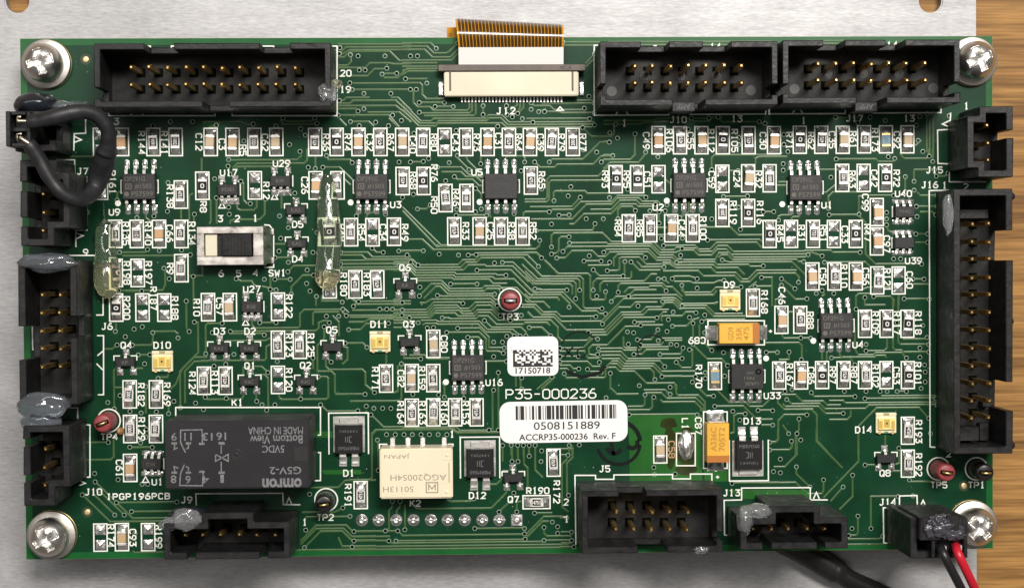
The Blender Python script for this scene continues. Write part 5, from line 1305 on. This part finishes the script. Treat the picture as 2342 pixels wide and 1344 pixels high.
# ------------------------------------------------------------------ stickers
def rounded(w, h, r, n=6):
    pts = []
    for cx_, cy_, a0 in ((w / 2 - r, h / 2 - r, 0), (-w / 2 + r, h / 2 - r, 90), (-w / 2 + r, -h / 2 + r, 180), (w / 2 - r, -h / 2 + r, 270)):
        for i in range(n + 1): a = math.radians(a0 + 90 * i / n); pts.append((cx_ + r * math.cos(a), cy_ + r * math.sin(a)))
    return pts
cx, cy = U(1218.5, 814)
o = bp('serial_sticker', MB().prism(rounded(117 / 16, 90 / 16, 0.95), 0.05, 0.13).mesh('sticker', paper, 0.02), (cx, cy, 0), 0.005, 'small white sticker reading 17150718 under a square dot code')
put('printed_number', font_text('17150718', 80 / 16, 14 / 16, ink, 0.02), o, (0, -2.06, 0.134))
rows = ["1101010010100101010", "1110101101011110101", "1001110010100111100", "1010101001001100001", "1000001001000110111", "1011001100001110101", "1100110011010011001", "1111011110111100110", "1111111111111111111"]
mb = MB(); nx = len(rows[0]); cw = 91 / 16 / nx; chh = 39 / 16 / len(rows)
for j, r_ in enumerate(rows):
    i = 0
    while i < nx:
        if r_[i] == '1':
            k = i
            while k < nx and r_[k] == '1': k += 1
            xa, xb = -91 / 32 + i * cw, -91 / 32 + k * cw; yb = 0.92 - j * chh; ya = yb - chh
            mb.add([(xa, ya, 0), (xb, ya, 0), (xb, yb, 0), (xa, yb, 0)], [[0, 1, 2, 3]]); i = k
        else: i += 1
put('printed_code', mb.mesh('code', ink), o, (0.0, 0, 0.134))
cx, cy = U(1289, 963.5)
o = bp('barcode_sticker', MB().prism(rounded(294 / 16, 95 / 16, 1.5), 0.05, 0.13).mesh('sticker', paper, 0.02), (cx, cy, 0), 0.008, 'wide white sticker with a barcode and the number 0508151889')
put('printed_number', font_text('0508151889', 152 / 16, 18 / 16, ink, 0.006), o, (0.45, -0.55, 0.134))
put('printed_number', font_text('ACCRP35-000236  Rev. F', 222 / 16, 15 / 16, ink, 0.018), o, (0.5, -2.15, 0.134))
random.seed(21); mb = MB(); xx = -231 / 32
seq = [3, 1, 1, 1, 5, 2, 1, 4, 1, 2, 3, 2, 1, 2, 4, 2, 1, 2, 1, 1, 6, 1, 3, 2, 4, 1, 5, 2, 1, 1, 2, 1, 3, 1, 7, 1, 2, 1, 3, 3, 1, 2, 3, 2, 5, 1, 1, 2, 2, 2, 4, 1, 1, 1, 1, 2, 4, 1, 2, 1, 1]
un = (231 / 16) / sum(seq)
for i, s_ in enumerate(seq):
    if i % 2 == 0: mb.add([(xx, 0.35, 0), (xx + s_ * un, 0.35, 0), (xx + s_ * un, 2.35, 0), (xx, 2.35, 0)], [[0, 1, 2, 3]])
    xx += s_ * un
put('printed_barcode', mb.mesh('barcode', ink), o, (0.35, 0, 0.134))
designator('P35-000236', 1260, 900, 0, h=1.28, pitch=1.32, w=0.98, lw=0.17)
designator('IPGP196PCB', 316, 1134, 0, h=0.78, pitch=0.92, w=0.60)

# ------------------------------------------------------------------ remaining print: socket outlines, numbers, names
for t, px, py in (('20', 791, 168), ('19', 790, 205), ('14', 1636, 108), ('14', 2040, 104), ('1', 1428, 282), ('J10', 1551, 274), ('13', 1685, 272), ('1', 1838, 276), ('J17', 1954, 271), ('13', 2079, 271),
                  ('1', 2210, 243), ('J15', 2137, 389), ('J16', 2126, 423), ('1', 2160, 424), ('2', 2209, 427), ('J7', 189, 392), ('9', 196, 577), ('J6', 245, 746), ('J10', 214, 1124), ('J9', 427, 1142),
                  ('J5', 1383, 1071), ('J13', 1673, 1126), ('J14', 2030, 1147), ('2', 1295, 1147), ('1', 1296, 1186), ('1', 697, 1193), ('2', 2170, 1037), ('3', 266, 278)):
    designator(t, px, py, 0)
for pts in ([(312, 106), (344, 106), (344, 118)], [(392, 118), (392, 106), (626, 106), (626, 118)], [(757, 106), (771, 106), (771, 265), (531, 265), (531, 256)], [(249, 250), (249, 265), (492, 265), (492, 256)],
            [(298, 265), (305, 255)], [(328, 265), (322, 255)],
            [(1372, 104), (1359, 104), (1359, 264), (1530, 263), (1530, 252)], [(1578, 252), (1578, 262), (1751, 261), (1751, 248)], [(1759, 248), (1759, 261), (1933, 260), (1933, 250)], [(1980, 248), (1980, 259), (2152, 258), (2152, 240)],
            [(1408, 263), (1415, 253)], [(1437, 263), (1430, 253)], [(1811, 261), (1818, 251)], [(1837, 261), (1830, 251)], [(1496, 115), (1496, 105), (1502, 105)],
            [(2174, 258), (2172, 296), (2144, 298), (2145, 374), (2171, 375), (2171, 416), (2255, 416)], [(2172, 276), (2155, 284), (2172, 291)],
            [(2170, 435), (2125, 436), (2127, 1021), (2139, 1022)], [(196, 270), (196, 305), (170, 306), (169, 345)], [(170, 312), (186, 320), (170, 326)],
            [(128, 365), (171, 366), (171, 405), (198, 406), (199, 526), (173, 527), (174, 565)], [(174, 533), (190, 539), (174, 546)], [(150, 584), (220, 584)],
            [(220, 720), (236, 720), (236, 680)], [(222, 767), (237, 767), (237, 902), (224, 902)], [(223, 813), (236, 802)], [(221, 831), (236, 846)],
            [(160, 932), (178, 932), (178, 970), (206, 971), (206, 1090), (178, 1090), (178, 1097)], [(182, 1097), (195, 1104), (182, 1109)], [(74, 746), (75, 799), (80, 800)],
            [(449, 1155), (448, 1128), (647, 1127), (648, 1153), (687, 1153)], [(655, 1151), (661, 1137), (667, 1151)],
            [(1317, 1244), (1315, 1086), (1362, 1086), (1362, 1095), (1404, 1095), (1404, 1085), (1538, 1084), (1538, 1094), (1579, 1094), (1579, 1083), (1628, 1083), (1628, 1100)],
            [(1663, 1223), (1657, 1222), (1656, 1143), (1696, 1142), (1696, 1115), (1853, 1114), (1853, 1142), (1893, 1142)], [(1860, 1140), (1867, 1125), (1874, 1140)],
            [(2030, 1241), (2021, 1240), (2020, 1160), (2057, 1160), (2057, 1133), (2097, 1132), (2098, 1159), (2138, 1160)], [(2104, 1158), (2111, 1143), (2118, 1158)],
            [(1288, 1181), (1296, 1181), (1296, 1192)]):
    sprint(pts)
# hand stamp in black ink beside the barcode sticker, and faint ones near the square sticker
def arc(cx, cy, r, a0, a1, n=18): return [(cx + r * math.cos(math.radians(a0 + (a1 - a0) * i / n)), cy + r * math.sin(math.radians(a0 + (a1 - a0) * i / n))) for i in range(n + 1)]
for pts, w in ((arc(1415, 1012, 49, -75, -5), 0.62), (arc(1415, 1012, 49, 5, 165), 0.48), (arc(1405, 1020, 16, 20, 170), 0.6), (arc(1446, 1012, 12, -30, 150), 0.6), ([(1398, 1010), (1404, 1040)], 0.5),
               (arc(1325, 800, 42, 200, 330), 0.22), ([(1290, 795), (1310, 815)], 0.25), ([(1310, 793), (1290, 817)], 0.25), (arc(1330, 806, 10, 0, 300), 0.22), ([(1296, 848), (1330, 862), (1372, 852), (1384, 836)], 0.5), (arc(1492, 800, 34, 150, 330), 0.2)):
    P = [U(*p) for p in pts]
    bp('ink_stamp', MB().ribbon(P, w, 0.056).mesh('stamp', stamp_ink))

# ------------------------------------------------------------------ glue
def lump(px, py, z, rx, ry, rz, mat, seed, label, amp=0.22, floor=None, name='glue_lump', freq=1.6, flat=-0.35):
    x, y = U(px, py, z)
    bm = bmesh.new(); bmesh.ops.create_icosphere(bm, subdivisions=4, radius=1)
    for v in bm.verts:
        d = 1 + amp * noise.noise(v.co * freq + Vector((seed, seed * 2, 0))) + amp * 0.2 * noise.noise(v.co * freq * 2.2 + Vector((0, seed, 5)))
        c = v.co * d; c.z = max(c.z, flat)
        v.co = Vector((c.x * rx, c.y * ry, c.z * rz)) * MM
    for f in bm.faces: f.smooth = True
    me = bpy.data.meshes.new('glue'); bm.to_mesh(me); bm.free(); me.materials.append(mat)
    return bp(name, me, (x, y, z), 0, label)
lump(82, 240, 6.0, 3.0, 1.7, 3.2, glue_dark, 3.1, 'dark glossy glue lump behind the jumper plug', 0.12)
lump(150, 246, 5.0, 3.6, 0.9, 2.0, glue_milk, 5.5, 'smoky glue smear along the jumper sleeve', 0.3)
lump(108, 600, 9.2, 3.9, 1.35, 1.4, glue_milk, 7.7, 'milky glue lump between the J7 and J6 sockets', 0.25)
lump(100, 925, 9.2, 3.6, 1.8, 1.5, glue_milk, 1.2, 'milky glue lump between the J6 socket and the three-pin socket below', 0.22)
lump(93, 965, 8.6, 2.8, 1.3, 1.3, glue_milk, 9.2, None, 0.22)
lump(428, 1186, 10.6, 2.0, 1.5, 1.1, glue_pale, 2.4, 'pale crumpled glue on the corner of the J9 socket', 0.35)
lump(430, 1172, 8.4, 2.5, 0.9, 1.6, glue_dark, 4.4, 'dark glue mound behind the J9 socket', 0.15)
lump(392, 1196, 10.0, 1.5, 1.0, 1.0, glue_pale, 6.4, None, 0.4)
lump(1703, 1190, 10.4, 1.1, 2.0, 1.3, glue_pale, 8.4, 'pale curved glue smear on the corner of the five-pin socket', 0.25)
lump(1732, 1168, 10.2, 2.4, 1.0, 1.2, glue_pale, 2.9, None, 0.25)
lump(2168, 490, 8.2, 0.7, 3.0, 1.0, glue_pale, 3.9, 'long pale glue drip on the side of the twenty-four-pin socket', 0.25)
lump(750, 212, 8.6, 1.3, 1.4, 1.0, glue_pale, 5.9, 'torn pale glue flake on the corner of the twenty-pin socket', 0.35, freq=1.8)
lump(768, 193, 8.0, 0.9, 0.7, 0.7, glue_amber, 6.9, 'amber glue crumb on the corner of the twenty-pin socket', 0.3, freq=1.8)
lump(1604, 1257, 9.4, 1.0, 0.5, 0.5, glue_pale, 7.1, 'tiny glue crumb on the edge of the J5 socket', 0.4, freq=2.0)
lump(275, 985, 0.6, 0.55, 0.5, 0.6, rust, 2.2, 'tiny brown flux bead beside the print TP4', 0.3)
def strand(pts, rad, mat, label, zs=0.55):
    path = catmull([(*U(px, py, z), z) for px, py, z in pts], 8)
    rr = []
    for i in range(len(rad) - 1):
        for k in range(8): t = k / 8; t = t * t * (3 - 2 * t); rr.append(rad[i] * (1 - t) + rad[i + 1] * t)
    rr.append(rad[-1])
    mb = MB().tube(path, rr, 20, zs)
    return bp('glue_strand', mb.mesh('strand', mat), (0, 0, 0), 0, label)
strand([(235, 447, 2.0), (238, 480, 1.7), (239, 512, 1.5)], [0.05, 0.09, 0.14], glue_clear, 'hair-thin glue thread above the clear strand beside R135', 1.0)
strand([(239, 506, 0.8), (239, 509, 0.9), (240, 517, 1.0), (240, 540, 1.1), (242, 575, 1.2), (243, 606, 1.6)],
       [0.1, 0.75, 1.25, 1.50, 1.50, 1.78], glue_clear, 'clear glue strand lying beside R135 and R198', 0.8)
strand([(243, 606, 1.6), (244, 630, 1.9), (245, 650, 1.8), (246, 664, 1.5), (247, 673, 1.1), (247, 677, 0.9)],
       [1.78, 1.86, 1.78, 1.45, 0.95, 0.15], glue_amber, 'faintly amber blunt end of the clear glue strand beside R198', 0.8)
strand([(749, 398, 1.0), (749, 403, 1.0), (749, 430, 1.1), (750, 465, 1.2), (752, 510, 1.6), (753, 550, 1.5), (751, 590, 1.5), (749, 622, 1.8)],
       [0.1, 0.75, 1.15, 1.5, 1.65, 1.75, 1.72, 1.85], glue_clear, 'clear glue strand lying over the zero-ohm resistor R48', 0.8)
strand([(749, 622, 1.8), (748, 636, 1.8), (748, 646, 1.5), (748, 653, 1.2), (748, 656, 1.0)],
       [1.85, 1.82, 1.5, 0.9, 0.15], glue_amber, 'faintly amber blunt end of the clear glue strand by R180', 0.8)

# ------------------------------------------------------------------ screws
def screw_head(ang):
    """pan head with a cross recess, radius 2.75 mm"""
    mb = MB(); nr, na = 40, 112; vs = []; fs = []; R_ = 2.72
    ca, sa = math.cos(ang), math.sin(ang)
    def zz(r, a):
        t = r / R_
        z = 0.45 + 2.1 * (1 - t ** 2.4) ** 0.62 if t < 1 else 0.35
        x = r * math.cos(a); y = r * math.sin(a); u = x * ca + y * sa; v = -x * sa + y * ca
        def arm(p, q):
            return max(0, min(1, (0.42 + 0.10 * abs(p) - abs(q)) / 0.12)) * max(0, min(1, (1.78 - abs(p)) / 0.16))
        d = max(arm(u, v), arm(v, u)); core = max(0, min(1, (0.85 - r) / 0.3))
        d = max(d, core); dep = 0.55 + 0.7 * max(0, 1 - r / 1.8)
        return z - d * dep
    for j in range(nr + 1):
        r = R_ * (j / nr)
        for i in range(na):
            a = 2 * math.pi * i / na; vs.append((r * math.cos(a), r * math.sin(a), zz(r, a)))
    for j in range(nr):
        for i in range(na):
            k = (i + 1) % na; fs.append([j * na + i, (j + 1) * na + i, (j + 1) * na + k, j * na + k])
    n = len(vs)
    for i in range(na): a = 2 * math.pi * i / na; vs.append((R_ * math.cos(a), R_ * math.sin(a), 0.0))
    for i in range(na): k = (i + 1) % na; fs.append([nr * na + i, n + i, n + k, nr * na + k])
    return mb.add(vs, fs, True)
for sx, sy, where, ang in SCREWS:
    x, y = U(sx, sy, 0.5)
    s = node('screw', (x, y, 0.0)); tag(s, 'shiny cross-head screw on a flat washer ' + where, 'screw', None)
    put('plated_land', MB().lathe([(3.55, 0.01), (3.52, 0.06), (1.6, 0.06)], n=48).mesh('land', brass_m), s)
    put('washer', MB().lathe([(3.40, 0.06), (3.48, 0.10), (3.48, 0.82), (3.40, 0.88), (1.6, 0.88)], n=56).mesh('washer', washer_m), s)
    put('lock_washer', MB().lathe([(2.6, 0.88), (2.65, 0.92), (2.65, 1.85), (2.6, 1.9), (1.6, 1.9)], n=48).mesh('lock_washer', steel), s)
    put('head', screw_head(ang).mesh('head', steel), s, (0, 0, 1.9))
    put('shank', MB().lathe([(1.4, PLATE_Z + 2), (1.4, 1.6)], n=20).mesh('shank', steel), s)

# ------------------------------------------------------------------ jumper plug with its sleeved wire loop
jx, jy = U(36, 293, 13.0)
jp = node('jumper_plug', (jx, jy, 2.6)); jp['base_z'] = 2.6
tag(jp, 'black two-contact jumper plug with a loop of black sleeved wire', 'jumper plug')
a0, b0, w_, h_ = top_rect(17, 254, 62, 335, 13.0)
mb = MB()
W2, H2 = w_ / 2 + 0.2, h_ / 2
mb.box(-W2, -W2 + 0.6, -H2, H2, 0, 13.0 - 2.6); mb.box(W2 - 0.5, W2, -H2, H2, 0, 12.2 - 2.6); mb.box(-W2 + .6, W2 - .5, H2 - .5, H2, 0, 12.6 - 2.6); mb.box(-W2 + .6, W2 - .5, -H2, -H2 + .5, 0, 12.6 - 2.6)
mb.box(-W2 + .6, W2 - .5, -0.3, 0.3, 0, 11.8 - 2.6); mb.box(-W2 + .6, W2 - .5, -H2 + .5, H2 - .5, 0, 10.2 - 2.6)
put('housing', mb.mesh('housing', blackp, 0.08), jp, (a0 - jx, b0 - jy, 2.6))
def jl(px, py, z): u = U(px, py, z); return (u[0] - jx, u[1] - jy, z - 2.6)
for pr_ in ([(46, 283, 12.2), (40, 280, 12.6), (40, 268, 12.8), (48, 268, 12.8)], [(47, 322, 12.2), (40, 320, 12.6), (39, 308, 12.8), (50, 306, 12.8)]):
    put('contact', MB().tube(catmull([jl(*p) for p in pr_], 5), 0.16, 8).mesh('contact', M('dull_tin', (0.72, 0.66, 0.55), 0.3, metal=1.0)), jp, (0, 0, 2.6))
for pr_ in ([(40, 277, 12.7), (56, 277, 12.7), (76, 277, 12.7)], [(45, 314, 12.7), (56, 321, 12.8), (72, 333, 12.8)]):
    put('bare_wire', MB().tube(catmull([jl(*p) for p in pr_], 5), 0.27, 10).mesh('bare_wire', M('bare_copper_tin', (0.78, 0.70, 0.56), 0.28, metal=1.0)), jp, (0, 0, 2.6))
loop_pts = [(66, 278, 12.8), (90, 276, 13), (125, 268, 13.2), (165, 258, 12.8), (200, 256, 12), (228, 270, 11.2), (246, 297, 10.4), (248, 325, 9.6), (244, 345, 9.0), (238, 368, 8.0), (228, 400, 6.8), (216, 432, 7.0), (198, 452, 8.6), (172, 457, 10.4), (140, 440, 11.4), (112, 405, 11.8), (90, 364, 12.2), (74, 340, 12.6), (64, 328, 12.8)]
rads = [0.95, 1.02, 1.10, 1.12, 1.05, 1.0, 1.0, 1.08, 1.30, 1.50, 1.48, 1.22, 0.98, 0.95, 0.95, 0.95, 0.98, 1.0, 0.92]
pth = catmull([jl(*p) for p in loop_pts], 6); rr = []
for i in range(len(rads) - 1):
    for k in range(6): rr.append(rads[i] + (rads[i + 1] - rads[i]) * k / 6)
rr.append(rads[-1])
rr = [r_ * (1 + 0.05 * noise.noise(Vector((i_ * 0.37, 2.2, 0))) + 0.03 * noise.noise(Vector((i_ * 1.1, 5.2, 0)))) for i_, r_ in enumerate(rr)]
i0 = 6 * 8
put('sleeve', MB().tube(pth[:i0 + 2], rr[:i0] + [1.42, 1.45], 20).mesh('sleeve', rubber), jp, (0, 0, 2.6))
put('sleeve', MB().tube(pth[i0:], rr[i0:], 20).mesh('sleeve', rubber), jp, (0, 0, 2.6))

# ------------------------------------------------------------------ wire plug in its socket
px_, py_, w_, h_ = top_rect(2104, 1182, 2204, 1236, 14.2)
wp = node('wire_plug', (px_, py_, 3.0)); wp['base_z'] = 3.0
tag(wp, 'black two-wire plug with one black and one red wire leaving the board corner', 'wire plug')
def wl(px, py, z): u = U(px, py, z); return (u[0] - px_, u[1] - py_, z)
mb = MB().box(-w_ / 2, w_ / 2, -h_ / 2, h_ / 2, 3.0, 14.0)
q0 = wl(2132, 1236, 14.2); q1 = wl(2214, 1274, 14.2)
lowm = MB().box(q0[0], q1[0], q1[1], q0[1] - 0.02, 4.0, 12.2).box(q0[0], q0[0] + 0.5, q1[1], q0[1] - 0.02, 12.2, 14.0).box(q1[0] - 0.5, q1[0], q1[1], q0[1] - 0.02, 12.2, 14.0)
put('housing', mb.mesh('housing', blackp, 0.15), wp, (0, 0, 0)); put('wire_shroud', lowm.mesh('wire_shroud', blackp, 0.08), wp)
put('latch', MB().box(0.5, 2.3, -0.2, 1.9, 14.0, 14.5).mesh('latch', blackp, 0.12), wp)
def wlump(px, py, z, rx, ry, rz, seed):
    bm = bmesh.new(); bmesh.ops.create_icosphere(bm, subdivisions=4, radius=1)
    for v in bm.verts:
        d = 1 + 0.45 * noise.noise(v.co * 2.4 + Vector((seed, 0, 0))) + 0.2 * noise.noise(v.co * 5 + Vector((seed, 4, 0)))
        v.co = Vector((v.co.x * d * rx, v.co.y * d * ry, max(-.3, v.co.z * d) * rz)) * MM
    for f in bm.faces: f.smooth = True
    me = bpy.data.meshes.new('glue'); bm.to_mesh(me); bm.free(); me.materials.append(M('grey_glue', (0.10, 0.10, 0.12), 0.2, trans=0.5, bump=(900, 0.9, 0.25)))
    put('glue_lump', me, wp, wl(px, py, z))
wlump(2158, 1205, 14.0, 2.3, 1.5, 0.6, 1.0); wlump(2150, 1190, 14.0, 1.4, 0.9, 0.7, 4.0); wlump(2180, 1220, 14.0, 1.6, 0.8, 0.5, 7.0)
for pts, mt, nm in (([(2150, 1248, 11.0), (2151, 1252, 13.6), (2156, 1262, 15.2), (2170, 1290, 15.4), (2198, 1344, 14.0), (2235, 1420, 9), (2270, 1500, 1), (2300, 1570, -5), (2330, 1640, -7)], black_wire, 'black_wire'),
                    ([(2185, 1246, 11.0), (2186, 1250, 13.6), (2191, 1264, 15.2), (2204, 1292, 15.2), (2229, 1344, 13.6), (2264, 1420, 9), (2300, 1500, 1), (2330, 1570, -5), (2360, 1640, -7)], red_wire, 'red_wire')):
    put(nm, MB().tube(catmull([wl(*p) for p in pts], 8), 0.60, 16).mesh(nm, mt), wp)
    for k in (-1, 1):
        q = wl(pts[1][0] + k * 8, pts[1][1] - 1, 13.2); put('crimp', MB().box(-.12, .12, -.35, .35, 0, 0.9).mesh('crimp', tin, .05), wp, q)

# ------------------------------------------------------------------ thick cable lying on the plate
cz = PLATE_Z + 1.95
c0 = U(1840, 1270, cz)
cb = node('cable', (*c0, PLATE_Z)); cb['base_z'] = PLATE_Z
tag(cb, 'thick black sleeved cable coming out from under the board onto the plate', 'cable')
def cl(px, py, z): u = U(px, py, z); return (u[0] - c0[0], u[1] - c0[1], z)
p_ = [(1640, 1180), (1740, 1215), (1800, 1240), (1850, 1266), (1900, 1296), (1925, 1312), (1950, 1328), (2000, 1350), (2080, 1388), (2180, 1440)]
pth = catmull([cl(a, b, cz) for a, b in p_], 6)
rd = [1.9] * 12 + [1.95] * 12 + [1.9] * 4 + [1.8, 1.65, 1.55] + [1.5] * (len(pth) - 31)
put('sleeve', MB().tube(pth, rd, 22).mesh('sleeve', M('shiny_heat_shrink', (0.014, 0.014, 0.014), 0.34, bump=(500, 0.5, 0.2), var=(500, 0.3)), 0), cb)

# ------------------------------------------------------------------ dust and scuffs
random.seed(99); dm = MB()
for i in range(420):
    px = random.uniform(70, 2250); py = random.uniform(100, 1250)
    if covered(px, py): continue
    x, y = U(px, py); s = random.choice((0.03, 0.04, 0.05, 0.08)); a = random.random() * 3
    pts = [(x + s * random.uniform(.6, 1.3) * math.cos(a + k * 1.57), y + s * random.uniform(.6, 1.3) * math.sin(a + k * 1.57), 0.06) for k in range(4)]
    dm.add(pts, [[0, 1, 2, 3]])
d_ = bp('dust', dm.mesh('dust', M('dust', (0.40, 0.42, 0.38), 0.8)), label='pale dust specks scattered over the board'); d_['kind'] = 'stuff'
for pts in ([(1168, 792), (1169, 800), (1172, 806)], [(1193, 778), (1194, 786)], [(1248, 812), (1251, 822), (1247, 826)], [(1178, 838), (1182, 842)]):
    bp('sticker_scuff', MB().ribbon([U(*p) for p in pts], 0.07, 0.137).mesh('scuff', M('scuff', (0.30, 0.30, 0.30), 0.7)))
